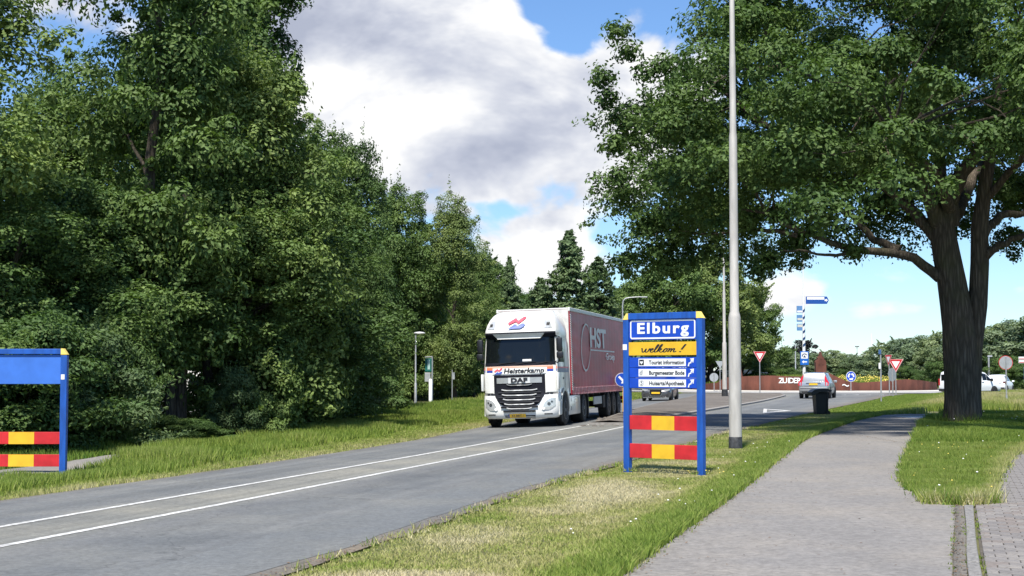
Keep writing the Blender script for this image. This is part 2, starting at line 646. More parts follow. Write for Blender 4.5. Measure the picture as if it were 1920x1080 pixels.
class MB:
    """Collects shapes and links them as one mesh object."""

    def __init__(s):
        s.v = []
        s.f = []

    def add(s, V, F):
        b = len(s.v)
        s.v += [tuple(p) for p in V]
        s.f += [tuple(i + b for i in f) for f in F]
        return s

    def box(s, c, d, rz=0, ry=0, rx=0, taper=1.0):
        x, y, z = (q / 2 for q in d)
        P = [(-x, -y, -z), (x, -y, -z), (x, y, -z), (-x, y, -z), (-x * taper, -y * taper, z), (x * taper, -y * taper, z), (x * taper, y * taper, z), (-x * taper, y * taper, z)]
        mt = Matrix.Translation(c) @ Euler((rx, ry, rz)).to_matrix().to_4x4()
        return s.add([mt @ Vector(p) for p in P], [(0, 3, 2, 1), (4, 5, 6, 7), (0, 1, 5, 4), (1, 2, 6, 5), (2, 3, 7, 6), (3, 0, 4, 7)])

    def b2(s, x0, x1, y0, y1, z0, z1):
        return s.box(((x0 + x1) / 2, (y0 + y1) / 2, (z0 + z1) / 2), (abs(x1 - x0), abs(y1 - y0), abs(z1 - z0)))

    def rbox(s, c, d, bev, rz=0):
        """box with chamfered vertical and horizontal edges"""
        bm = bmesh.new()
        bmesh.ops.create_cube(bm, size=1)
        for v in bm.verts:
            v.co = Vector((v.co.x * d[0], v.co.y * d[1], v.co.z * d[2]))
        bmesh.ops.bevel(bm, geom=bm.edges[:], offset=bev, segments=2, affect='EDGES', profile=.5)
        mt = Matrix.Translation(c) @ Matrix.Rotation(rz, 4, 'Z')
        bm.verts.ensure_lookup_table()
        V = [mt @ v.co for v in bm.verts]
        F = [[v.index for v in f.verts] for f in bm.faces]
        bm.free()
        return s.add(V, F)

    def tube(s, pts, rad, n=8, cap=True):
        pts = [Vector(p) for p in pts]
        if isinstance(rad, (int, float)):
            rad = [rad] * len(pts)
        V = []
        F = []
        up = Vector((0, 0, 1))
        prev = None
        for i, p in enumerate(pts):
            t = (pts[min(i + 1, len(pts) - 1)] - pts[max(i - 1, 0)]).normalized()
            a = prev if prev is not None else (Vector((1, 0, 0)) if abs(t.z) > .9 else up)
            u = (a - t * a.dot(t))
            if u.length < 1e-5:
                u = Vector((0, 1, 0)) - t * t.y
            u.normalize()
            prev = u
            w = t.cross(u)
            for k in range(n):
                an = 2 * math.pi * k / n
                V.append(p + (u * math.cos(an) + w * math.sin(an)) * rad[i])
        for i in range(len(pts) - 1):
            for k in range(n):
                k2 = (k + 1) % n
                F.append((i * n + k, i * n + k2, (i + 1) * n + k2, (i + 1) * n + k))
        if cap:
            F.append(tuple(range(n - 1, -1, -1)))
            F.append(tuple((len(pts) - 1) * n + k for k in range(n)))
        return s.add(V, F)

    def cyl(s, p0, p1, r0, r1=None, n=12):
        return s.tube([p0, p1], [r0, r0 if r1 is None else r1], n)

    def lathe(s, prof, axis='z', c=(0, 0, 0), n=20):
        """prof: list of (r, h); axis of revolution x or z"""
        V = []
        F = []
        for (r, h) in prof:
            for k in range(n):
                a = 2 * math.pi * k / n
                if axis == 'z':
                    q = (r * math.cos(a), r * math.sin(a), h)
                elif axis == 'x':
                    q = (h, r * math.cos(a), r * math.sin(a))
                else:
                    q = (r * math.cos(a), h, r * math.sin(a))
                V.append((q[0] + c[0], q[1] + c[1], q[2] + c[2]))
        m = len(prof)
        for i in range(m - 1):
            for k in range(n):
                k2 = (k + 1) % n
                F.append((i * n + k, i * n + k2, (i + 1) * n + k2, (i + 1) * n + k))
        if prof[0][0] > 1e-4:
            F.append(tuple(range(n - 1, -1, -1)))
        if prof[-1][0] > 1e-4:
            F.append(tuple((m - 1) * n + k for k in range(n)))
        return s.add(V, F)

    def prism(s, poly, y0, y1):
        """poly in (x,z), extruded along y"""
        n = len(poly)
        V = [(x, y0, z) for x, z in poly] + [(x, y1, z) for x, z in poly]
        F = [tuple(range(n)), tuple(range(2 * n - 1, n - 1, -1))]
        for i in range(n):
            j = (i + 1) % n
            F.append((i, i + n, j + n, j))
        return s.add(V, F)

    def prism_x(s, poly, x0, x1):
        """poly in (y,z), extruded along x"""
        n = len(poly)
        V = [(x0, y, z) for y, z in poly] + [(x1, y, z) for y, z in poly]
        F = [tuple(range(n)), tuple(range(2 * n - 1, n - 1, -1))]
        for i in range(n):
            j = (i + 1) % n
            F.append((i, i + n, j + n, j))
        return s.add(V, F)

    def build(s, name, mat, parent=None, smooth=None, loc=None, rot=None):
        me = bpy.data.meshes.new(name)
        me.from_pydata(s.v, [], s.f)
        me.update()
        bm = bmesh.new()
        bm.from_mesh(me)
        bmesh.ops.recalc_face_normals(bm, faces=bm.faces[:])
        bm.to_mesh(me)
        bm.free()
        if smooth is not None:
            me.shade_smooth()
            me.set_sharp_from_angle(angle=R(smooth))
        return link(name, me, mat, parent, loc, rot)


def text_obj(name, body, size, mat, parent, loc, rot=(math.pi / 2, 0, 0), bold=0.0, shear=0.0, spacing=1.0, width=None, align='CENTER'):
    cu = bpy.data.curves.new(name, 'FONT')
    cu.body = body
    cu.size = size
    cu.offset = bold
    cu.shear = shear
    cu.space_character = spacing
    cu.align_x = align
    cu.align_y = 'CENTER'
    cu.resolution_u = 3
    cu.extrude = .0012
    t = bpy.data.objects.new(name, cu)
    COL.objects.link(t)
    dg = bpy.context.evaluated_depsgraph_get()
    me = bpy.data.meshes.new_from_object(t.evaluated_get(dg))
    bpy.data.objects.remove(t)
    me.name = name
    me.materials.clear()
    if width:
        xs = [v.co.x for v in me.vertices]
        w = max(xs) - min(xs)
        if w > 0:
            for v in me.vertices:
                v.co.x *= width / w
    return link(name, me, mat, parent, loc, rot)


def stroke(pts, w, closed=False):
    """flat ribbon along 2-D points (x,z) -> verts (x,z), quads"""
    n = len(pts)
    V = []
    for i in range(n):
        a = pts[(i - 1) % n] if (closed or i > 0) else pts[i]
        b = pts[(i + 1) % n] if (closed or i < n - 1) else pts[i]
        dx, dz = b[0] - a[0], b[1] - a[1]
        l = math.hypot(dx, dz) or 1
        ww = w[i] if isinstance(w, (list, tuple)) else w
        V.append((pts[i][0] - dz / l * ww / 2, pts[i][1] + dx / l * ww / 2))
        V.append((pts[i][0] + dz / l * ww / 2, pts[i][1] - dx / l * ww / 2))
    F = [(2 * i, 2 * i + 1, 2 * i + 3, 2 * i + 2) for i in range(n - 1)]
    if closed:
        F.append((2 * n - 2, 2 * n - 1, 1, 0))
    return V, F


def spline(pts, k=8):
    """Catmull-Rom through 2-D or 3-D points"""
    P = [np.array(p, float) for p in pts]
    P = [2 * P[0] - P[1]] + P + [2 * P[-1] - P[-2]]
    out = []
    for i in range(1, len(P) - 2):
        for j in range(k):
            t = j / k
            a, b, c, d = P[i - 1], P[i], P[i + 1], P[i + 2]
            out.append(tuple(.5 * ((2 * b) + (-a + c) * t + (2 * a - 5 * b + 4 * c - d) * t * t + (-a + 3 * b - 3 * c + d) * t ** 3)))
    out.append(tuple(P[-2]))
    return out


def copy_tree(o, parent=None):
    c = o.copy()
    COL.objects.link(c)
    c.parent = parent
    for ch in list(o.children):
        copy_tree(ch, c)
    return c
# ------------------------------------------------------------------ layout of the place (metres; x right, y away)
def curve_fn(pts):
    d = spline([(y, x) for y, x in pts], 10)
    ys = np.array([p[0] for p in d])
    xs = np.array([p[1] for p in d])
    o = np.argsort(ys)
    return lambda y: np.interp(y, ys[o], xs[o])


ROAD_R = curve_fn([(-12, -9.0), (0, -5.6), (8, -3.5), (13.6, -1.9), (17.1, -1.0), (22.4, .22), (28.4, 1.85), (33, 3.15), (39.5, 4.95), (44, 6.2), (50, 8.05), (63, 12.0), (82, 18.1), (98, 23.3), (112, 27.6), (120, 31)])
ROAD_L = curve_fn([(-12, -16.4), (0, -13.1), (12, -9.9), (21.8, -7.32), (28.4, -5.6), (33.8, -4.28), (41.5, -2.65), (52, -.95), (60, .45), (70, 2.3), (80, 4.2), (91, 6.35), (108, 9.6), (120, 12.5), (130, 15)])
LINE_A = curve_fn([(-12, -13.2), (0, -10.15), (8, -8.15), (17.35, -5.8), (22, -4.62), (32.1, -2.02), (40.3, .0), (46.8, 1.55), (52, 2.78), (60, 3.95), (69.8, 5.5), (86.3, 8.5), (99.9, 11.3), (112, 13.6), (127, 17.9)])
LINE_B = curve_fn([(-12, -12.3), (0, -9.2), (8, -7.1), (15.4, -5.15), (22, -3.42), (31.5, -.98), (44, 2.35), (48.6, 3.5), (55.4, 5.2), (65.7, 8.1), (75, 10.7), (89.4, 14.7), (106, 18.8), (118, 21.6), (127, 24)])
PATH_L = curve_fn([(-6, -4.1), (5, -1.2), (13.4, .96), (15.9, 1.6), (19.2, 2.47), (23.6, 3.6), (29.7, 5.1), (37.2, 6.95), (42.5, 8.45), (52.6, 11.6), (57, 13.1), (62, 15.0)])
PATH_R = curve_fn([(-6, -1.4), (5, 1.5), (13.4, 3.85), (17, 4.91), (20.3, 5.86), (22, 6.05), (25.3, 6.6), (31.5, 8.2), (41.8, 11.05), (52.6, 14.2), (57, 15.6), (60, 16.7), (62, 17.6)])
TONGUE_L = curve_fn([(19.9, 5.60), (20.5, 5.50), (21.5, 5.72), (25.3, 6.45), (31.5, 8.15), (37, 9.7)])
KERB_R = curve_fn([(-6, -1.1), (5, 1.78), (13.4, 4.11), (17, 5.15), (20.3, 6.13)])
GUT_L = curve_fn([(-6, -1.4), (5, 1.5), (13.4, 3.84), (17, 4.9), (20.3, 5.85)])
PAVE_L = curve_fn([(-6, -1.08), (5, 1.8), (13.4, 4.13), (17, 5.17), (20.3, 6.15), (20.9, 6.55), (26.6, 8.5), (34.7, 11.65), (45, 16.5), (55, 22), (70, 31)])
LPATH_R = curve_fn([(10, -14.2), (20, -10.4), (27, -8.45), (31, -7.8), (36, -7.2), (45, -6.3), (58, -4.2), (66, -1.6), (80, .9), (95, 3.6)])


def at0(px, d):
    return (px - 960) / 2850 * d


def Zt(x, y):
    """height of the terrain: the left lane falls gently to the left verge, the rest is flat"""
    d = np.clip(LINE_A(y) - x, 0, 2.95)
    return -.030 * d * np.clip((125 - np.asarray(y, float)) / 40, 0, 1)


def Zs(x, y):
    return float(Zt(np.array([x]), np.array([y]))[0])


def vnoise(x, y, s, seed=0):
    x = np.asarray(x) / s + 37.7 * seed
    y = np.asarray(y) / s + 11.3 * seed
    xi, yi = np.floor(x), np.floor(y)
    fx, fy = x - xi, y - yi
    fx = fx * fx * (3 - 2 * fx)
    fy = fy * fy * (3 - 2 * fy)

    def h(a, b):
        v = np.sin(a * 127.1 + b * 311.7 + seed * 17.3) * 43758.5453
        return v - np.floor(v)
    return (h(xi, yi) * (1 - fx) + h(xi + 1, yi) * fx) * (1 - fy) + (h(xi, yi + 1) * (1 - fx) + h(xi + 1, yi + 1) * fx) * fy


# ------------------------------------------------------------------ ground sheet
MAT_SOIL = ground_material('verge_soil', (.085, .105, .035), (.17, .16, .075), (.10, .095, .05), .5, 14)


def build_ground():
    xs = np.concatenate([[-5000, -1500, -500, -200, -90, -50], np.arange(-30, 62, 1.0), [70, 90, 150, 300, 700, 2000, 5000]])
    ys = np.concatenate([[-600, -100, -30], np.arange(-12, 176, 1.0), [190, 230, 300, 500, 1000, 2500, 7000]])
    X, Y = np.meshgrid(xs, ys)
    Z = Zt(X, Y)
    # shallow lumps on the verges only
    Z = Z + (vnoise(X, Y, 2.3, 3) - .5) * .03 * ((np.abs(X) < 60) & (Y < 170))
    V = np.stack([X, Y, Z], -1).reshape(-1, 3)
    ny, nx = X.shape
    i = np.arange((ny - 1) * (nx - 1))
    r, c = i // (nx - 1), i % (nx - 1)
    a = r * nx + c
    F = np.stack([a, a + 1, a + nx + 1, a + nx], 1)
    me = mesh_np('ground', V, [F])
    o = link('ground', me, MAT_SOIL)
    tag(o, kind='structure')
    me.shade_smooth()


build_ground()


def strip(name, fl, fr, y0, y1, dz, mat, nx=6, step=.5, uv=None, parent=None, jag=0.0):
    """sheet between two boundary curves, laid dz above the terrain"""
    ys = np.arange(y0, y1 + step / 2, step)
    V = []
    UV = []
    acc = 0
    for i, y in enumerate(ys):
        a, b = float(fl(y)), float(fr(y))
        if jag:
            a += (float(vnoise(y, 1.0, .6, 5)) - .5) * jag
            b += (float(vnoise(y, 9.0, .6, 6)) - .5) * jag
        for j in range(nx + 1):
            t = j / nx
            V.append((a + (b - a) * t, y))
            UV.append((t if uv is None else uv[0] + (uv[1] - uv[0]) * t, y))
    V = np.array(V)
    V = np.column_stack([V, Zt(V[:, 0], V[:, 1]) + dz])
    n = len(ys)
    i = np.arange((n - 1) * nx)
    r, c = i // nx, i % nx
    a = r * (nx + 1) + c
    F = np.stack([a, a + 1, a + nx + 2, a + nx + 1], 1)
    me = mesh_np(name, V, [F])
    uvl = me.uv_layers.new(name='UVMap')
    uvl.data.foreach_set('uv', np.array(UV, dtype=np.float32)[F.ravel()].ravel())
    me.shade_smooth()
    return link(name, me, mat, parent)


MAT_ROAD = asphalt_material('road_asphalt', (.136, .141, .139), 17, True, .8, .66)
MAT_PATH = asphalt_material('path_asphalt', (.198, .189, .178), 13, False, .9, .96)
MAT_RING = asphalt_material('ring_asphalt', (.30, .30, .295), 20, False)  # paler than the road: grazing sunlight put into the colour
MAT_CONC = M('pale_concrete', (.52, .50, .45), .9, var=.12, scale=1.5)
MAT_LINE = M('road_paint', (.50, .50, .48), .7, var=.45, scale=14, detail=10)


def build_roads():
    # one carriageway mesh: left lane, middle strip, right lane share an across-coordinate
    ys = np.arange(-12, 127.2, .5)
    V, UV = [], []
    cols = []
    for y in ys:
        L, A, B, Rr = float(ROAD_L(y)), float(LINE_A(y)), float(LINE_B(y)), float(ROAD_R(y))
        L += (float(vnoise(y, 1., .7, 5)) - .5) * .10
        Rr += (float(vnoise(y, 5., .7, 6)) - .5) * .14
        row = []
        for (a, b, u) in ((L, A, 0), (A, B, 1), (B, Rr, 2)):
            for j in range(6):
                t = j / 6
                row.append((a + (b - a) * t, u + t))
        row.append((Rr, 3.0))
        for x, u in row:
            V.append((x, y))
            UV.append((u, y))
    nx = 18
    V = np.array(V)
    V = np.column_stack([V, Zt(V[:, 0], V[:, 1]) + .03])
    n = len(ys)
    i = np.arange((n - 1) * nx)
    r, c = i // nx, i % nx
    a = r * (nx + 1) + c
    F = np.stack([a, a + 1, a + nx + 2, a + nx + 1], 1)
    me = mesh_np('road', V, [F])
    uvl = me.uv_layers.new(name='UVMap')
    uvl.data.foreach_set('uv', np.array(UV, dtype=np.float32)[F.ravel()].ravel())
    me.shade_smooth()
    road = link('road', me, MAT_ROAD)
    tag(road, kind='structure')
    for fn, end in ((LINE_A, 51.8), (LINE_B, 49.6)):
        strip('lane_line', lambda y, f=fn: f(y) - .058, lambda y, f=fn: f(y) + .058, -10, end, .0345, MAT_LINE, 1, .5, parent=road)
    # yield triangle outline painted on the right lane
    mb = MB()
    P = [(10.75, 65.3), (12.1, 73.3), (12.75, 69.5)]
    c = (sum(p[0] for p in P) / 3, sum(p[1] for p in P) / 3)
    Q = [(c[0] + (p[0] - c[0]) * .62, c[1] + (p[1] - c[1]) * .62) for p in P]
    P3 = [(p[0], p[1], .0345) for p in P]
    Q3 = [(p[0], p[1], .0345) for p in Q]
    mb.add(P3 + Q3, [(0, 1, 4, 3), (1, 2, 5, 4), (2, 0, 3, 5)])
    mb.build('painted_triangle', MAT_LINE, road)
    # short give way bars before the roundabout
    mb = MB()
    for k in range(7):
        x = 22.6 + k * .95
        y = 118.8 - k * .1
        mb.add([(x, y, .0345), (x + .55, y, .0345), (x + .28, y - 1.1, .0345)], [(0, 1, 2)])
    mb.build('give_way_teeth', MAT_LINE, road)
    # seam of an asphalt repair in the near right lane, a thin raised overlay
    seam = strip('asphalt_patch', lambda y: ROAD_R(y) - 1.35 + .10 * np.sin(y * .3), lambda y: ROAD_R(y) - .25, 13, 27.5, .0335,
                 asphalt_material('patch_asphalt', (.130, .138, .140), 17, False, .8, .9), 3, .5, parent=road, jag=.12)


build_roads()


def build_paths():
    # cycle path on the right: runs away, then swings right behind the oak
    pts_l = [(float(PATH_L(y)), y) for y in np.arange(-6, 60, 1.0)] + spline([(14.3, 60), (15.6, 63), (18.2, 65.6), (23, 67.3), (30, 68.2), (42, 69), (60, 69.5)], 6)
    pts_r = [(float(PATH_R(y)), y) for y in np.arange(-6, 57, 1.0)] + spline([(15.7, 57), (17.0, 60.2), (19.5, 62.4), (23.5, 64), (30, 64.9), (42, 65.6), (60, 66)], 6)

    def resample(P, n):
        P = np.array(P)
        d = np.concatenate([[0], np.cumsum(np.hypot(*np.diff(P, axis=0).T))])
        t = np.linspace(0, d[-1], n)
        return np.column_stack([np.interp(t, d, P[:, 0]), np.interp(t, d, P[:, 1])])
    n = 260
    a, b = resample(pts_l, n), resample(pts_r, n)
    nx = 6
    V = []
    for i in range(n):
        wob = (float(vnoise(a[i, 1], 3., .5, 9)) - .5) * .10
        wob2 = (float(vnoise(b[i, 1], 8., .5, 4)) - .5) * .14 * (1 if b[i, 1] > 20.4 else 0)
        for j in range(nx + 1):
            t = j / nx
            p = a[i] * (1 - t) + b[i] * t
            V.append((p[0] + wob * (1 - t) + wob2 * t, p[1], .030))
    i = np.arange((n - 1) * nx)
    r, c = i // nx, i % nx
    q = r * (nx + 1) + c
    F = np.stack([q, q + 1, q + nx + 2, q + nx + 1], 1)
    me = mesh_np('cycle_path', np.array(V), [F])
    me.uv_layers.new(name='UVMap')
    me.shade_smooth()
    o = link('cycle_path', me, MAT_PATH)
    tag(o, kind='structure')
    mb = MB()
    mb.add([(15.3, 58.2, .0345), (16.45, 58.4, .0345), (16.6, 60.6, .0345), (15.1, 60.2, .0345)], [(0, 1, 2, 3)])
    mb.build('painted_block', MAT_LINE, o)
    # narrow path behind the left verge
    o = strip('footpath', lambda y: LPATH_R(y) - 1.5, LPATH_R, 10, 95, .028, MAT_PATH, 4, .5, jag=.2)
    tag(o, kind='structure')


build_paths()


def build_pavement():
    joint = M('joint_sand', (.09, .08, .065), .95, var=.3, scale=20)
    pav = strip('pavement', PAVE_L, lambda y: PAVE_L(y) + 6, -4, 60, .018, joint, 4, .5)
    tag(pav, kind='structure')
    tones = [M('paver_%d' % k, c, .9, var=.22, scale=24, bump=.4, detail=6) for k, c in enumerate([(.185, .172, .16), (.16, .149, .14), (.205, .19, .173), (.172, .15, .134)])]

    def brick_mesh(w, d, h):
        mb = MB()
        b = .006
        mb.add([(-w / 2, -d / 2, 0), (w / 2, -d / 2, 0), (w / 2, d / 2, 0), (-w / 2, d / 2, 0),
                (-w / 2, -d / 2, h - b), (w / 2, -d / 2, h - b), (w / 2, d / 2, h - b), (-w / 2, d / 2, h - b),
                (-w / 2 + b, -d / 2 + b, h), (w / 2 - b, -d / 2 + b, h), (w / 2 - b, d / 2 - b, h), (-w / 2 + b, d / 2 - b, h)],
               [(0, 1, 5, 4), (1, 2, 6, 5), (2, 3, 7, 6), (3, 0, 4, 7), (4, 5, 9, 8), (5, 6, 10, 9), (6, 7, 11, 10), (7, 4, 8, 11), (8, 9, 10, 11)])
        return mb
    ms = []
    for t in tones:
        o = brick_mesh(.205, .20, .024).build('brick', t, pav)
        ms.append(o.data)
        bpy.data.objects.remove(o)
    # near rows: every paver its own piece; far rows joined
    ang = -math.atan(.29)
    ux, uy = math.cos(ang), math.sin(ang)
    vx, vy = -uy, ux
    n = 0
    far = MB()
    far_v, far_f = [], []
    org = (4.085, 13.2)
    for row in range(-10, 130):
        for colm in range(0, 22):
            half = colm == 0 and row % 2 == 1
            s = (colm * .213 + (0 if row % 2 else .107)) if not half else .054
            if colm > 0 and row % 2 == 1:
                s = colm * .213 + .0
            t = row * .208
            x = org[0] + ux * s + vx * t
            y = org[1] + uy * s + vy * t
            if x < float(PAVE_L(y)) + (-.02 if half else .05) or x > float(PAVE_L(y)) + 3.2:
                continue
            near = 13.0 < y < 20.6 and x < 960 / 2850 * y + .10
            jz = random.uniform(-.003, .004)
            if near and n < 298:
                o = link('brick', random.choice(ms), None, pav, (x, y, .020 + jz), (random.uniform(-.012, .012), random.uniform(-.012, .012), ang + random.uniform(-.02, .02)))
                if half:
                    o.scale.x = .47
                n += 1
            elif y > 10:
                w, d, h = .1, .0975, .042 + jz
                P = []
                for (a, b) in ((-w, -d), (w, -d), (w, d), (-w, d)):
                    P.append((x + ux * a + vx * b, y + uy * a + vy * b))
                far.add([(p[0], p[1], .018) for p in P] + [(p[0], p[1], h) for p in P], [(0, 1, 5, 4), (1, 2, 6, 5), (2, 3, 7, 6), (3, 0, 4, 7), (4, 5, 6, 7)])
    fo = far.build('far_pavers', tones[0], pav)
    fo['kind'] = 'stuff'
    # kerb stones and the sunken gutter row
    stone = M('kerb_stone', (.19, .183, .172), .9, var=.45, scale=30, bump=.5, detail=6)
    dark = M('gutter_brick', (.125, .115, .10), .9, var=.35, scale=22, bump=.4)
    y = 5.0
    while y < 20.0:
        y2 = y + 1.0
        mb = MB()
        h = .052 + random.uniform(-.004, .004)
        g = .006
        pts = []
        for yy in (y + g, y2 - g):
            a = float(GUT_L(yy)) + .145
            b = float(KERB_R(yy)) - .008
            pts.append((a, yy, b))
        (a0, ya, b0), (a1, yb, b1) = pts
        bv = .008
        mb.add([(a0, ya, -.05), (b0, ya, -.05), (b1, yb, -.05), (a1, yb, -.05), (a0, ya, h - bv), (b0, ya, h - bv), (b1, yb, h - bv), (a1, yb, h - bv),
                (a0 + bv, ya + bv, h), (b0 - bv, ya + bv, h), (b1 - bv, yb - bv, h), (a1 + bv, yb - bv, h)],
               [(0, 1, 5, 4), (1, 2, 6, 5), (2, 3, 7, 6), (3, 0, 4, 7), (4, 5, 9, 8), (5, 6, 10, 9), (6, 7, 11, 10), (7, 4, 8, 11), (8, 9, 10, 11)])
        mb.build('kerb_stone', stone, pav)
        y = y2
    gb = brick_mesh(.118, .098, .02).build('gutter_brick', dark, pav)
    gm = gb.data
    bpy.data.objects.remove(gb)
    y = 11.5
    while y < 20.2:
        x = float(GUT_L(y)) + .078
        link('gutter_brick', gm, None, pav, (x, y, .014 + random.uniform(-.003, .003)), (random.uniform(-.03, .03), random.uniform(-.03, .03), -.28 + random.uniform(-.03, .03)))
        y += .112
    return pav


build_pavement()


# ------------------------------------------------------------------ traffic island, roundabout
RC = (29.5, 149.5)


def build_island():
    ys = list(np.arange(50.6, 119.1, 1.0))
    earth = ground_material('island_setts', (.135, .118, .10), (.20, .18, .155), (.10, .09, .08), .35, 9)
    top, left, right = [], [], []
    for y in ys:
        a, b = float(LINE_A(y)) + .05, float(LINE_B(y)) - .05
        if y > 112:
            f = (y - 112) / 8
            b = b - (b - a) * .12 * f
        left.append((a, y))
        right.append((b, y))
    mb = MB()
    kb = MB()
    n = len(ys)
    h = .14
    for i in range(n - 1):
        A0, A1, B0, B1 = left[i], left[i + 1], right[i], right[i + 1]
        m0, m1 = ((A0[0] + B0[0]) / 2, A0[1]), ((A1[0] + B1[0]) / 2, A1[1])
        mb.add([(A0[0] + .15, A0[1], h), (m0[0], m0[1], h + .05), (m1[0], m1[1], h + .05), (A1[0] + .15, A1[1], h)], [(0, 1, 2, 3)])
        mb.add([(m0[0], m0[1], h + .05), (B0[0] - .15, B0[1], h), (B1[0] - .15, B1[1], h), (m1[0], m1[1], h + .05)], [(0, 1, 2, 3)])
        for (P0, P1, s) in ((A0, A1, .15), (B0, B1, -.15)):
            kb.add([(P0[0], P0[1], -.02), (P1[0], P1[1], -.02), (P1[0], P1[1], h - .03), (P0[0], P0[1], h - .03), (P1[0] + s, P1[1], h), (P0[0] + s, P0[1], h)], [(0, 1, 2, 3), (3, 2, 4, 5)])
    for (P, Q) in ((left[0], right[0]), (left[-1], right[-1])):
        kb.add([(P[0], P[1], -.02), (Q[0], Q[1], -.02), (Q[0], Q[1], h - .02), (P[0], P[1], h - .02)], [(0, 1, 2, 3)])
    o = mb.build('traffic_island', earth, None, 40)
    tag(o, kind='structure')
    kb.build('kerb', M('island_kerb', (.24, .225, .205), .95, var=.25, scale=8), o)
    # soil and rubble lying round the island's tip
    m2 = MB()
    for k in range(60):
        y = random.uniform(49.3, 56)
        x = random.uniform(float(LINE_A(y)) + .0, float(LINE_B(y)) - .1)
        r = random.uniform(.03, .11)
        z0 = .03 if y < 50.6 else .15
        m2.lathe([(r, z0 - .01), (r * .8, z0 + r * .25), (0.0001, z0 + r * .4)], 'z', (x, y, 0), 6)
    q = m2.build('rubble', earth, o)
    q['kind'] = 'stuff'


build_island()


def annulus(name, r0, r1, z0, z1, mat, n=96, parent=None, a0=0, a1=2 * math.pi):
    mb = MB()
    V, F = [], []
    for i in range(n + 1):
        t = a0 + (a1 - a0) * i / n
        V.append((RC[0] + r0 * math.sin(t), RC[1] - r0 * math.cos(t), z0))
        V.append((RC[0] + r1 * math.sin(t), RC[1] - r1 * math.cos(t), z1))
    for i in range(n):
        F.append((2 * i, 2 * i + 1, 2 * i + 3, 2 * i + 2))
    mb.add(V, F)
    o = mb.build(name, mat, parent)
    me = o.data
    me.uv_layers.new(name='UVMap')
    return o


def build_roundabout():
    o = annulus('roundabout_road', 14.2, 22.6, .040, .036, MAT_RING)
    tag(o, kind='structure')
    annulus('concrete_apron', 12.3, 14.2, .12, .07, MAT_CONC, parent=o)
    annulus('apron_kerb', 14.2, 14.2, .03, .07, MAT_CONC, parent=o)
    # exit road to the right
    mb = MB()
    mb.add([(44, 125, .034), (130, 126, .034), (130, 137, .034), (44, 137, .034)], [(0, 1, 2, 3)])
    e = mb.build('side_road', MAT_RING)
    e.data.uv_layers.new(name='UVMap')
    tag(e, kind='structure')
    # planted mound inside the wall
    md = MB()
    md.lathe([(11.2, .1), (10.0, .35), (7, .75), (3, 1.0), (.001, 1.05)], 'z', (RC[0], RC[1], 0), 40)
    m = md.build('roundabout_mound', MAT_SOIL, None, 60)
    tag(m, kind='structure')


build_roundabout()


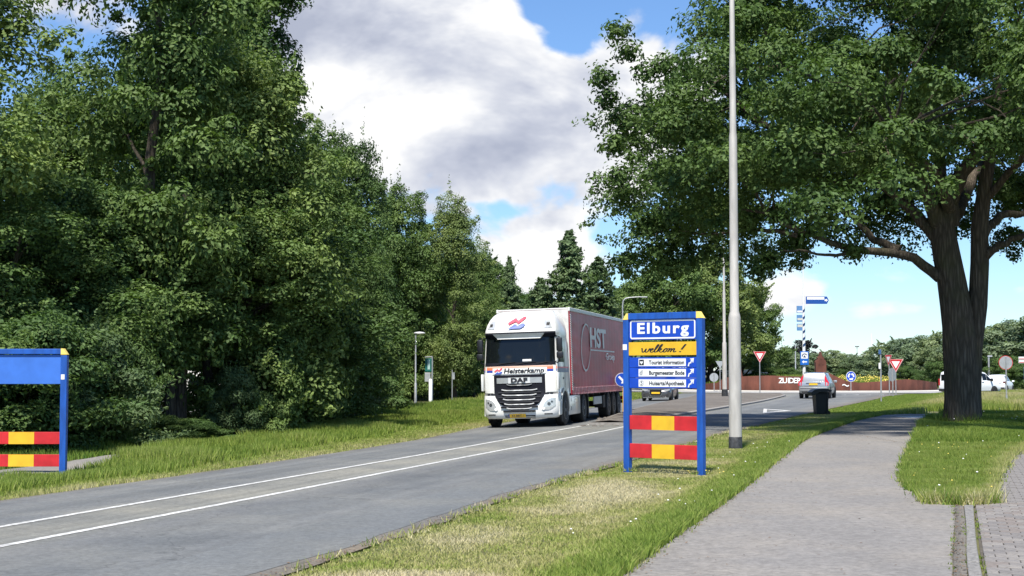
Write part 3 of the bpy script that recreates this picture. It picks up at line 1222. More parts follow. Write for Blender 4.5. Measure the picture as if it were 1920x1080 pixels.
def build_wall():
    rust = M('rusted_steel', (.135, .046, .030), .85, var=.40, scale=1.6, detail=8, stretch=(1, 1, .35), bump=.2)
    root = empty('rust_wall', (RC[0], RC[1], 0), 0, 'rust brown steel wall with wavy top and white letters around the roundabout', 'wall')
    tab = [(1290, 721), (1316, 720), (1345, 717), (1358, 708), (1380, 706), (1440, 704), (1500, 706), (1520, 703), (1532, 697), (1548, 697), (1565, 705), (1585, 714), (1610, 717.5), (1650, 715), (1680, 712), (1700, 711), (1725, 713), (1760, 718)]
    r = 11.75

    def top(x, y):
        px = 960 + x / y * 2850
        py = np.interp(px, [a for a, _ in tab], [b for _, b in tab])
        return 1.78 + (698 - py) / 2850 * y
    N = 30
    a0, a1 = -math.pi * .62, math.pi * .62
    for i in range(N):
        mb = MB()
        sub = 4
        gap = .0012
        V, F = [], []
        for j in range(sub + 1):
            t = a0 + (a1 - a0) * (i + (j / sub) * (1 - gap) + gap / 2) / N
            sx, cy = math.sin(t), -math.cos(t)
            h = top(RC[0] + r * sx, RC[1] + r * cy) if abs(t) < math.pi / 2 else .75
            dr = .012 * (i % 2)
            for rr in (r + dr, r - .06 + dr):
                V += [(rr * sx, rr * cy, .02), (rr * sx, rr * cy, h)]
        for j in range(sub):
            b = 4 * j
            F += [(b, b + 4, b + 5, b + 1), (b + 2, b + 3, b + 7, b + 6), (b + 1, b + 5, b + 7, b + 3)]
        F += [(0, 1, 3, 2), (4 * sub, 4 * sub + 2, 4 * sub + 3, 4 * sub + 1)]
        mb.add(V, F)
        mb.build('steel_panel', rust, root)
    white = M('white_letters', (.82, .82, .80), .5, var=.03)
    # letters follow the curve, each one a plate standing just off the wall
    word = 'ZUIDER'
    for k, ch in enumerate(word):
        px = 1463.5 + 7.0 * k + (-1.5 if k > 2 else 0)
        th = None
        # angle where the wall is seen at that direction
        best = min(np.linspace(-1.2, 1.2, 1500), key=lambda t: abs((RC[0] + (r + .05) * math.sin(t)) / (RC[1] - (r + .05) * math.cos(t)) - (px - 960) / 2850))
        rr = r + .03
        text_obj('letter', ch, .68, white, root, (rr * math.sin(best), -rr * math.cos(best), 1.78 - (714 - 698) / 20.7), (math.pi / 2, 0, best), bold=.012)
    # small wave ornament
    best = min(np.linspace(-1.2, 1.2, 1500), key=lambda t: abs((RC[0] + r * math.sin(t)) / (RC[1] - r * math.cos(t)) - (1584 - 960) / 2850))
    pts = [(-.30 + .6 * q / 16, .07 * math.sin(q / 16 * 2 * math.pi)) for q in range(17)]
    V, F = stroke(pts, .10)
    mb = MB()
    mb.add([(x, 0, z) for x, z in V] + [(x, .015, z) for x, z in V], F)
    rr = r + .045
    mb.build('wave_ornament', white, root, None, (rr * math.sin(best), -rr * math.cos(best), .60), (0, 0, best))
    # pointed steel gable rising from the wall, and a leaning steel sail further left
    def sculpture(name, px, dist, label, poly, thick):
        x = (px - 960) / 2850 * dist
        ro = empty(name, (x, dist, 0), 0, label, 'sculpture')
        mb = MB()
        mb.prism(poly, 0, thick)
        ro2 = mb.build('steel_plate', rust, ro)
        m2 = MB()
        for (x0, x1, z0, z1) in ((-.28, -.08, 2.5, 2.9), (.08, .28, 2.5, 2.9), (-.1, .1, 3.05, 3.3)):
            if name == 'steel_gable':
                m2.b2(x0, x1, -.02, 0, z0, z1)
        if name == 'steel_gable':
            m2.build('relief', rust, ro)
    sculpture('steel_gable', 1539, 147.2, 'pointed rust steel house front rising behind the silver estate car',
              [(-.5, .5), (.5, .5), (.5, 2.75), (.42, 2.95), (.3, 3.0), (.3, 3.2), (.14, 3.3), (0, 3.78), (-.14, 3.3), (-.3, 3.2), (-.3, 3.0), (-.42, 2.95), (-.5, 2.75)], .8)
    sculpture('steel_sail', 1386, 146.0, 'narrow leaning rust steel blade behind the tall near lamp post', [(-.35, .5), (.45, .5), (.2, 1.9), (.02, 3.0), (-.1, 2.9)], .4)


build_wall()


# ------------------------------------------------------------------ grass
MAT_GRASS = grass_material()


def blades(name, x, y, h, w, dry, seg=1, z=None, lean=.45, parent=None):
    n = len(x)
    a = rng.uniform(0, 2 * math.pi, n)
    ca, sa = np.cos(a), np.sin(a)
    l = rng.uniform(.1, 1, n) * lean * h
    la = rng.uniform(0, 2 * math.pi, n)
    z0 = (Zt(x, y) if z is None else z) - .005
    tipx, tipy = x + np.cos(la) * l, y + np.sin(la) * l
    bx, by = ca * w / 2, sa * w / 2
    if seg == 1:
        V = np.empty((n, 3, 3))
        V[:, 0] = np.stack([x - bx, y - by, z0], 1)
        V[:, 1] = np.stack([x + bx, y + by, z0], 1)
        V[:, 2] = np.stack([tipx, tipy, z0 + h], 1)
        k = 3
        i = np.arange(n)[:, None] * 3
        Fs = [i + np.array([[0, 1, 2]])]
    else:
        V = np.empty((n, 5, 3))
        mx, my = x + np.cos(la) * l * .3, y + np.sin(la) * l * .3
        V[:, 0] = np.stack([x - bx, y - by, z0], 1)
        V[:, 1] = np.stack([x + bx, y + by, z0], 1)
        V[:, 2] = np.stack([mx + bx * .75, my + by * .75, z0 + h * .6], 1)
        V[:, 3] = np.stack([mx - bx * .75, my - by * .75, z0 + h * .6], 1)
        V[:, 4] = np.stack([tipx, tipy, z0 + h * .95], 1)
        k = 5
        i = np.arange(n)[:, None] * 5
        Fs = [i + np.array([[0, 1, 2, 3]]), i + np.array([[3, 2, 4]])]
    me = mesh_np(name, V.reshape(-1, 3), Fs)
    at = me.attributes.new('dry', 'FLOAT', 'POINT')
    at.data.foreach_set('value', np.repeat(dry, k).astype(np.float32))
    o = link(name, me, MAT_GRASS, parent)
    o['kind'] = 'stuff'
    return o


def sample(fl, fr, y0, y1, n, pw=1.0):
    """n points between two curves; pw > 1 gathers them near y0"""
    t = rng.uniform(0, 1, n * 2) ** pw
    y = y0 + (y1 - y0) * t
    a, b = fl(y), fr(y)
    wmax = (b - a).max()
    keep = rng.uniform(0, wmax, len(y)) < (b - a)
    y, a, b = y[keep][:n], a[keep][:n], b[keep][:n]
    u = rng.uniform(0, 1, len(y))
    return a + (b - a) * u, y, u


def build_grass():
    # right verge between road and cycle path, near part
    def verge(y0, y1, n, seg, ws, name, lab):
        x, y, u = sample(lambda q: ROAD_R(q) - .06, lambda q: PATH_L(q) + .05, y0, y1, n, 1.25)
        n1 = vnoise(x, y, 1.1, 1)
        n2 = vnoise(x, y, .35, 2)
        n3 = vnoise(x, y, 3.5, 8)
        strawzone = np.clip(1.25 - np.abs(u - .42) / .42, 0, 1) * np.clip((34 - y) / 6, .35, 1)
        dry = .33 + .75 * strawzone * np.clip(n1 * 1.1 + n3 * .6 - .12, 0, 1) + .26 * (n2 - .5)
        dry = np.where(u > .78, dry * .6 + .1, dry)
        dry = np.where(u < .08, dry * .7 + .22, dry)
        h = (.035 + .05 * n1 + .085 * np.clip((u - .62) / .3, 0, 1) + .04 * rng.uniform(0, 1, len(x))) * (1 - .35 * strawzone)
        h *= np.where(u < .12, .55, 1)
        for (sx_, sy_) in ((2.07, 27.3), (3.27, 26.35), (2.5, 26.4), (5.19, 35.44)):
            h *= np.clip(.25 + np.hypot(x - sx_, (y - sy_) * .5) * 1.1, .3, 1)
        o = blades(name, x, y, h, ws * rng.uniform(.7, 1.4, len(x)), np.clip(dry, 0.02, 1), seg, lean=.8)
        tag(o, lab, 'grass', kind='stuff')
    verge(11.0, 32, 142000, 2, .0125, 'verge_grass', 'short dry yellow green grass between the road and the cycle path')
    verge(32, 64, 95000, 1, .032, 'verge_grass', 'mown green grass strip around the bin and tall lamp post')
    # left verge: mown strip beside the road, then green grass up to the path and taller growth to the wood
    x, y, u = sample(lambda q: LPATH_R(q) - 1.0 * np.clip((q - 30.5) / 3, 0, 1), lambda q: ROAD_L(q) + .05, 17, 100, 125000, 1.7)
    n1 = vnoise(x, y, 1.4, 4)
    dry = .30 + .36 * np.clip((u - .62) / .3, 0, 1) * (vnoise(x, y, .5, 11) * .9 + .35) + .16 * (n1 - .5)
    h = (.10 + .20 * n1) * np.where(u > .66, .40, 1.0) * np.where((y > 30) & (u < .6), 1.35, 1.0)
    h *= np.clip(.25 + np.hypot(x - at0(123, 27.3), (y - 27.0) * .4) * 1.2, .3, 1)
    o = blades('roadside_grass', x, y, h, (.010 + .0006 * y) * rng.uniform(.7, 1.4, len(x)), np.clip(dry, .05, 1), 1, lean=.7)
    tag(o, 'bright green grass verge left of the road, mown pale along the kerbless edge', 'grass', kind='stuff')
    wood_edge = lambda q: LPATH_R(q) - 5.5
    x, y, u = sample(wood_edge, lambda q: LPATH_R(q) - 1.65, 17, 135, 90000, 1.8)
    n1 = vnoise(x, y, 1.8, 14)
    h = .12 + .42 * n1 * np.clip(1.3 - u, .2, 1) + .25 * np.clip((y - 85) / 20, 0, 1) * np.clip((vnoise(x, y, 4, 3) - .4) * 2.5, 0, 1)
    dry = .20 + .16 * (n1 - .5) + .35 * np.clip((y - 75) / 30, 0, 1) * (vnoise(x, y, 2.2, 21) > .55)
    o = blades('wood_edge_grass', x, y, h, (.014 + .0006 * y) * rng.uniform(.7, 1.5, len(x)), np.clip(dry, .03, 1), 1, lean=.6)
    tag(o, 'tall green grass and weeds growing at the foot of the wood', 'grass', kind='stuff')
    # tuft between path, kerb and pavement, and the lawn round the oak
    x, y, u = sample(TONGUE_L, lambda q: PAVE_L(q) + .03, 20.0, 36, 80000, 1.2)
    fr_ = y > 19.95 + .55 * vnoise(x, y * 0, .22, 77) + .45 * np.clip(np.abs(x - 6.0) - .25, 0, 1)
    x, y, u = x[fr_], y[fr_], u[fr_]
    n1 = .6 * vnoise(x * 1.3 + y * .4, y - x * .7, .30, 31) + .4 * vnoise(x + y * .3, y, .75, 32)
    front = np.clip((22.6 - y) / 2.5, 0, 1)
    dry = .29 + .45 * front * vnoise(x, y, .5, 3) + .25 * np.clip((u - .8) / .2, 0, 1) + .24 * (n1 - .45)
    h = (.08 + .15 * n1) * (1 + .25 * front)
    o = blades('grass_tongue', x, y, h, .018 * rng.uniform(.7, 1.4, len(x)), np.clip(dry, .03, 1), 1, lean=.75)
    tag(o, 'tongue of long green grass ending at the sunken gutter', 'grass', kind='stuff')
    x, y, u = sample(lambda q: PATH_R(q) + .02, lambda q: np.minimum(PAVE_L(q) + .1, 960 / 2850 * q + 3), 36, 62, 90000, 1.1)
    n1 = vnoise(x, y, 1.5, 41)
    o = blades('oak_lawn', x, y, .12 + .28 * n1, .036 * rng.uniform(.7, 1.4, len(x)), np.clip(.21 + .2 * (n1 - .4), .03, 1), 1, lean=.7)
    tag(o, 'deep green weedy grass under the oak', 'grass', kind='stuff')
    # meadow beyond the path up to the roundabout road
    x, y, u = sample(lambda q: ROAD_R(q) + .05, lambda q: 960 / 2850 * q + 5, 64, 124, 110000, 1.0)
    keep = ~((y < 69.6) & (x > 15) & (y > 64 + 0 * x) & (y < 69.2) & (x > 17.5))
    keep &= np.hypot(x - RC[0], y - RC[1]) > 22.9
    x, y, u = x[keep], y[keep], u[keep]
    n1 = vnoise(x, y, 3.0, 51)
    tall = np.clip((x - ROAD_R(y) - 2.5) / 3, 0, 1)
    dry = .24 + .50 * tall * np.clip(n1 * 1.6 - .35, 0, 1)
    h = .06 + tall * (.16 + .35 * n1)
    o = blades('meadow_grass', x, y, h, .055 * rng.uniform(.7, 1.5, len(x)), np.clip(dry + .1 * (vnoise(x, y, .6, 5) - .5), .05, 1), 1, lean=.55)
    tag(o, 'rough meadow grass with brown seed heads in front of the roundabout', 'grass', kind='stuff')
    # verge past the oncoming lane and around the outside of the ring
    x, y, u = sample(lambda q: ROAD_L(q) - 9, lambda q: ROAD_L(q) - .1, 78, 128, 40000, 1.0)
    keep = np.hypot(x - RC[0], y - RC[1]) > 23
    x, y = x[keep], y[keep]
    o = blades('far_verge_grass', x, y, .08 + .1 * rng.uniform(0, 1, len(x)), .06 * np.ones(len(x)), .22 + .2 * vnoise(x, y, 2, 7), 1)
    tag(o, 'mown grass beside the oncoming lane behind the truck', 'grass', kind='stuff')
    n = 40000
    t = rng.uniform(-1.9, 1.9, n)
    r = 23 + 40 * rng.uniform(0, 1, n) ** 1.4
    x, y = RC[0] + r * np.sin(t + math.pi), RC[1] - r * np.cos(t + math.pi)
    keep = ~((y > 124.5) & (y < 137.5) & (x > 44))
    x, y = x[keep], y[keep]
    o = blades('field_grass', x, y, .2 + .4 * vnoise(x, y, 5, 9), .14 * np.ones(len(x)), np.clip(.25 + .3 * vnoise(x, y, 6, 6), 0, 1), 1)
    tag(o, 'rough field grass beyond the roundabout', 'grass', kind='stuff')
    n = 14000
    t = rng.uniform(0, 2 * math.pi, n)
    r = 11.2 * np.sqrt(rng.uniform(0, 1, n))
    x, y = RC[0] + r * np.sin(t), RC[1] - r * np.cos(t)
    zz = np.interp(r, [0, 3, 7, 10, 11.2], [1.05, 1.0, .75, .35, .1])
    o = blades('mound_plants', x, y, .25 + .5 * vnoise(x, y, 1.5, 9), .10 * np.ones(n), np.clip(.2 + .25 * vnoise(x, y, 2, 6), 0, 1), 1, z=zz)
    tag(o, 'green planting on the roundabout mound behind the rust wall', 'plants', kind='stuff')


build_grass()


def build_tufts_and_litter():
    # shaggy tufts at the blunt end of the grass tongue, along the path edge and round posts and trunk
    X, Y, H, D = [], [], [], []

    def tuft(x, y, h, dry, n, spread):
        for _ in range(n):
            X.append(x + random.gauss(0, spread))
            Y.append(y + random.gauss(0, spread))
            H.append(h * random.uniform(.5, 1.2))
            D.append(min(1, max(.02, dry + random.gauss(0, .12))))
    for k in range(46):
        t = random.random()
        tuft(5.55 + .95 * t, 20.12 + random.uniform(-.05, .30) + .6 * abs(t - .5), random.uniform(.10, .24), random.choice([.2, .3, .6, .8]), 40, .05)
    for k in range(200):
        y = 13.2 + 26 * random.random() ** 1.3
        tuft(float(PATH_L(y)) + random.uniform(-.10, .05), y, random.uniform(.05, .13), random.choice([.2, .3, .35, .55]), 16, .04)
    for k in range(70):
        y = 20.6 + 16 * random.random()
        tuft(float(TONGUE_L(y)) + random.uniform(-.05, .06), y, random.uniform(.06, .16), random.choice([.15, .25, .5]), 16, .05)
    for k in range(60):
        y = 20.8 + 14 * random.random()
        tuft(float(PAVE_L(y)) + random.uniform(-.05, .08), y, random.uniform(.06, .15), random.choice([.25, .5, .75]), 14, .05)
    for k in range(150):
        y = 13.5 + 36 * random.random() ** 1.2
        tuft(float(ROAD_R(y)) + random.uniform(-.10, .10), y, random.uniform(.03, .09), random.choice([.3, .55, .8]), 14, .05)
    for k in range(46):
        a = random.uniform(0, 6.28)
        tuft(14.85 + .80 * math.cos(a), 50 + .75 * math.sin(a), random.uniform(.2, .5), .12, 26, .10)
    for (px_, py_) in ((2.07, 27.3), (3.27, 26.35)):
        for k in range(5):
            tuft(px_ + random.uniform(-.12, .12), py_ + random.uniform(-.1, .1), .07, .45, 14, .04)
    for k in range(60):
        y = 12 + 8 * random.random()
        tuft(float(GUT_L(y)) + random.choice([.005, .285, .14]), y, .035, .3, 8, .02)
    X, Y, H, D = map(np.array, (X, Y, H, D))
    o = blades('grass_tufts', X, Y, H, (.009 + .00045 * Y), D, 1, lean=.9, z=np.full(len(X), .03))
    tag(o, 'ragged grass tufts creeping over the path and road edges', 'grass', kind='stuff')
    # dead leaves, grit and cuttings lying along the edges
    n = 5200
    y = 12.5 + 40 * rng.uniform(0, 1, n) ** 1.4
    which = rng.integers(0, 4, n)
    off = np.abs(rng.normal(0, .10, n))
    x = np.where(which == 0, PATH_L(y) + off - .03, np.where(which == 1, np.where(y > 20.3, TONGUE_L(y) - off + .02, GUT_L(y) + off * .8), np.where(which == 2, ROAD_R(y) - off * 1.3 + .02, PATH_L(y) + off * 12)))
    keep = (which != 3) | (rng.uniform(0, 1, n) < .25)
    x, y = x[keep], y[keep]
    n = len(x)
    s = rng.uniform(.006, .022, n)
    a = rng.uniform(0, 6.28, n)
    V = np.empty((n, 4, 3))
    for k in range(4):
        aa = a + k * math.pi / 2
        r_ = s * (1 if k % 2 else .55)
        V[:, k] = np.stack([x + np.cos(aa) * r_, y + np.sin(aa) * r_, .037 + rng.uniform(0, .010, n)], 1)
    F = np.arange(n * 4).reshape(n, 4)
    me = mesh_np('leaf_litter', V.reshape(-1, 3), [F])
    o = link('leaf_litter', me, M('litter_brown', (.13, .085, .05), .9, var=.6, scale=9))
    tag(o, 'brown leaf litter and grit along the path and road edges', 'litter', kind='stuff')


build_tufts_and_litter()


def build_flowers():
    """white clover and yellow hawkbit heads in the grass, yellow bloom on the roundabout"""
    def heads(name, pts, r, mat, label, n=6):
        mb = MB()
        for (x, y, z) in pts:
            rr = r * random.uniform(.7, 1.3)
            mb.lathe([(rr * .4, z - rr * .7), (rr, z), (rr * .55, z + rr * .55), (.0005, z + rr * .7)], 'z', (x, y, 0), n)
        o = mb.build(name, mat)
        tag(o, label, 'flowers', kind='stuff')
    wh = M('clover_white', (.80, .79, .74), .8, var=.06)
    ye = M('hawkbit_yellow', (.78, .62, .12), .8, var=.1)
    P = []
    for k in range(20):
        y = 20.6 + 40 * random.random() ** 1.2
        a, b = float(PATH_R(y)), min(float(PAVE_L(y)), 960 / 2850 * y)
        P.append((random.uniform(a, b), y, random.uniform(.16, .30)))
    for k in range(26):
        P.append((random.uniform(15.8, 20), random.uniform(46, 57), random.uniform(.25, .45)))
    heads('clover_flowers', P, .015, wh, 'scattered white clover heads in the grass around the oak')
    P = []
    for k in range(26):
        y = 15 + 24 * random.random()
        a, b = float(ROAD_R(y)), float(PATH_L(y))
        P.append((a + (b - a) * random.uniform(.55, .98), y, random.uniform(.08, .17)))
    heads('verge_flowers', P, .013, wh, 'small white flower heads in the verge near the welcome sign')
    P = []
    for k in range(20):
        y = 21 + 14 * random.random()
        a, b = float(PATH_R(y)), float(PAVE_L(y))
        P.append((random.uniform(a, b), y, random.uniform(.12, .22)))
    for k in range(10):
        P.append((random.uniform(2.9, 4.0), random.uniform(25, 26.2), random.uniform(.09, .14)))
    heads('hawkbit_flowers', P, .012, ye, 'tiny yellow flower heads beside the path and sign')
    P = []
    for k in range(300):
        t = random.uniform(-.05, 1.0)
        r = random.uniform(6, 11)
        x, y = RC[0] + r * math.sin(t), RC[1] - r * math.cos(t)
        P.append((x, y, np.interp(r, [0, 3, 7, 10, 11.2], [1.05, 1.0, .75, .35, .1]) + random.uniform(.45, .75)))
    heads('yellow_flowers', P, .055, ye, 'band of yellow flowers on the roundabout mound', 5)


build_flowers()
# ------------------------------------------------------------------ trees
MAT_LEAF = leaf_material('leaves', .24)
MAT_NEEDLE = leaf_material('needles', .12, .6, .25)
MAT_BARK = bark_material('bark', (.085, .070, .055))
MAT_BARK_OAK = bark_material('oak_bark', (.125, .102, .078))


def leaves_mesh(name, C, Nn, L, W, r, droop=.25):
    """One two-triangle folded leaf at each centre C with normal Nn."""
    n = len(C)
    rv = r.normal(size=(n, 3))
    rv[:, 2] -= droop
    A = rv - Nn * (rv * Nn).sum(1, keepdims=True)
    A /= np.linalg.norm(A, axis=1, keepdims=True) + 1e-9
    B = np.cross(Nn, A)
    L = np.asarray(L).reshape(-1, 1)
    W = np.asarray(W).reshape(-1, 1)
    V = np.empty((n, 4, 3))
    V[:, 0] = C - A * L * .5
    V[:, 1] = C + B * W * .5 + Nn * W * .18 - A * L * .05
    V[:, 2] = C + A * L * .5 - Nn * L * .06
    V[:, 3] = C - B * W * .5 + Nn * W * .18 - A * L * .05
    i = np.arange(n)[:, None] * 4
    F = np.concatenate([i + np.array([[0, 1, 2]]), i + np.array([[0, 2, 3]])])
    return mesh_np(name, V.reshape(-1, 3), [F])


def puff_leaves(P, Rr, per, r, squash=.75, upbias=.60, shell=.55):
    """Leaf centres and normals spread over a set of clumps."""
    k = np.repeat(np.arange(len(P)), per)
    n = len(k)
    d = r.normal(size=(n, 3))
    d[:, 2] += upbias
    d /= np.linalg.norm(d, axis=1, keepdims=True)
    rad = Rr[k] * (shell + (1 - shell) * r.uniform(0, 1, n) ** .6) * (1 + .28 * r.normal(size=n) * .5)
    C = P[k] + d * rad[:, None] * np.array([1, 1, squash])
    Nn = d * 1.0 + r.normal(size=(n, 3)) * .36 + np.array([0, 0, .45])
    Nn /= np.linalg.norm(Nn, axis=1, keepdims=True)
    return C, Nn


def limb(mb, a, b, ra, rb, r, sag=.15, n=5, seg=6):
    a, b = np.array(a, float), np.array(b, float)
    L = np.linalg.norm(b - a)
    off = r.normal(size=3) * L * .07
    off[2] += sag * L
    pts, rad = [], []
    for i in range(n + 1):
        t = i / n
        p = a * (1 - t) + b * t + off * math.sin(math.pi * t) + (r.normal(size=3) * L * .012 if 0 < i < n else 0)
        pts.append(tuple(p))
        rad.append(ra * (1 - t) + rb * t)
    mb.tube(pts, rad, seg, cap=False)
    return pts


def crown_points(kind, H, Rad, base, n, r):
    """clump centres inside the crown's envelope, crowded to its outside"""
    out = []
    while len(out) < n:
        t = r.uniform(0, 1)
        a = r.uniform(0, 2 * math.pi)
        q = math.sqrt(r.uniform(.12, 1))
        z = base + (H - base) * t
        if kind == 'round':
            prof = math.sqrt(max(0, 1 - (abs(t - .42) / .60) ** 2.2))
        elif kind == 'tall':
            prof = (math.sin(math.pi * min(1, max(0, t * .86 + .12))) ** .6) * (1 - .25 * t)
        elif kind == 'column':
            prof = (min(1, t / .12) ** .5) * (min(1, (1 - t) / .25) ** .6)
        elif kind == 'cone':
            prof = (1 - t) ** .85 * min(1, t / .08)
        else:
            prof = math.sqrt(max(0, 1 - t ** 2.4))
        lob = 1 + .20 * math.sin(a * 3 + H) * math.sin(t * 7) + .12 * math.sin(a * 5 + t * 9)
        rr = Rad * prof * q * lob
        out.append((rr * math.cos(a), rr * math.sin(a), z))
    return np.array(out)


PROTO = {}


def proto(key, kind, H, Rad, base, npuff, per, leaf, seed, puffr=(.55, 1.05), squash=.72, trunk_r=.2, twigs=0, limbs=14, shell=.5, small=0):
    r = np.random.default_rng(seed)
    P = crown_points(kind, H, Rad, base, npuff, r)
    Rr = r.uniform(*puffr, len(P))
    if kind in ('column', 'cone'):
        Rr *= np.clip(1.15 - P[:, 2] / H * .6, .35, 1.2)
    if small:
        # ragged small sprays scattered over the outside of the big clumps
        k = r.integers(0, len(P), small)
        d = r.normal(size=(small, 3)) + np.array([0, 0, .35])
        d /= np.linalg.norm(d, axis=1, keepdims=True)
        P2 = P[k] + d * Rr[k][:, None] * r.uniform(.75, 1.35, (small, 1)) * np.array([1, 1, squash + .2])
        R2 = r.uniform(.18, .48, small)
        C, Nn = puff_leaves(P, Rr, int(per * .62), r, squash, shell=shell)
        C2, N2 = puff_leaves(P2, R2, int(per * .38 * len(P) / small), r, .8, shell=.3)
        C, Nn = np.concatenate([C, C2]), np.concatenate([Nn, N2])
    else:
        C, Nn = puff_leaves(P, Rr, per, r, squash, shell=shell)
    if twigs:
        # leafy sprays poking out of the outline
        idx = r.integers(0, len(P), twigs)
        cc, nn = [], []
        for i in idx:
            d = np.array([P[i][0], P[i][1], (P[i][2] - base) * .5]) + r.normal(size=3) * .4
            d /= np.linalg.norm(d) + 1e-6
            d[2] = abs(d[2]) * .6 + .25
            d /= np.linalg.norm(d)
            s = P[i] + d * Rr[i] * .7
            for k in range(26):
                t = r.uniform(0, 1)
                cc.append(s + d * t * r.uniform(.7, 1.3) * Rr[i] * .9 + r.normal(size=3) * .10 * (1.2 - t))
                q = r.normal(size=3)
                nn.append(q / np.linalg.norm(q))
        C = np.concatenate([C, np.array(cc)])
        Nn = np.concatenate([Nn, np.array(nn)])
    n = len(C)
    keep = C[:, 2] > .05
    C, Nn = C[keep], Nn[keep]
    n = len(C)
    crown = leaves_mesh(key + '_crown', C, Nn, leaf * r.uniform(.7, 1.35, n), leaf * .58 * r.uniform(.7, 1.3, n), r)
    mb = MB()
    zt = H * (.62 if kind in ('round', 'bush') else .93)
    pts, rad = [], []
    wob = r.normal(size=(7, 2)) * Rad * .035
    wob[0] = 0
    for i in range(7):
        t = i / 6
        pts.append((wob[i][0], wob[i][1], -.15 + (zt + .15) * t))
        rad.append(trunk_r * (1.25 if i == 0 else 1) * (1 - .8 * t) + .012)
    mb.tube(pts, rad, 8)
    for i in r.choice(len(P), min(limbs, len(P)), replace=False):
        tz = max(.3, min(zt * .92, P[i][2] - np.hypot(P[i][0], P[i][1]) * .55))
        j = min(5, int(tz / zt * 6))
        f = tz / zt * 6 - j
        s = np.array(pts[j]) * (1 - f) + np.array(pts[j + 1]) * f
        limb(mb, s, P[i], trunk_r * .30, .015, r)
    o = mb.build(key + '_trunk', MAT_BARK, None, 60)
    trunk = o.data
    bpy.data.objects.remove(o)
    crown.materials.append(MAT_NEEDLE if kind == 'cone' else MAT_LEAF)
    PROTO[key] = (trunk, crown, H, Rad)


def tree(name, key, loc, h, w, color, label, cat='tree', group=None, rz=None):
    trunk, crown, H, Rad = PROTO[key]
    o = empty(name, loc, random.uniform(0, 6.28) if rz is None else rz, label, cat, group)
    o.scale = (w / (2 * Rad), w / (2 * Rad), h / H)
    link('trunk' if cat == 'tree' else 'stem', trunk, None, o)
    c = link('crown' if cat == 'tree' else 'foliage', crown, None, o)
    c.color = tuple(color) + (1,)
    return o


proto('maple', 'round', 11, 4.2, 1.6, 88, 760, .145, 11, (.75, 1.45), .50, trunk_r=.24, twigs=90, shell=.62, small=330)
proto('alder', 'tall', 14, 2.5, 1.2, 84, 760, .145, 12, (.7, 1.25), .60, trunk_r=.20, twigs=70, shell=.6, small=330)
proto('willow', 'round', 11, 2.9, .4, 84, 760, .145, 13, (.7, 1.35), .58, trunk_r=.2, twigs=70, shell=.6, small=330)
proto('poplar', 'column', 20, 1.75, 1.5, 190, 330, .165, 14, (.5, .9), 1.1, trunk_r=.25, twigs=80)
proto('clear', 'round', 11, 3.6, 4.2, 80, 700, .145, 19, (.7, 1.3), .52, trunk_r=.24, twigs=70, shell=.6, small=300)
proto('bush', 'bush', 3.2, 1.9, .2, 40, 520, .115, 15, (.4, .75), .6, trunk_r=.06, twigs=40, limbs=8)
proto('far_tree', 'round', 11, 5, 1.5, 70, 190, .42, 16, (.8, 1.5), trunk_r=.3, twigs=20, limbs=6)
proto('fir', 'cone', 12, 3.6, .8, 170, 120, .25, 17, (.45, .85), .45, trunk_r=.16, twigs=150, limbs=90, shell=.2)
proto('mid_tree', 'round', 13, 5.8, 2.6, 150, 300, .30, 18, (.7, 1.4), .7, trunk_r=.42, twigs=70, limbs=20)


def at(px, d):
    return (px - 960) / 2850 * d


def top_h(py, d):
    return 1.78 + (698 - py) / 2850 * d


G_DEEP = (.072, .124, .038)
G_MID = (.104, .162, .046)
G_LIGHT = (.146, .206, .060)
G_YEL = (.150, .200, .062)
G_BLUE = (.100, .150, .062)


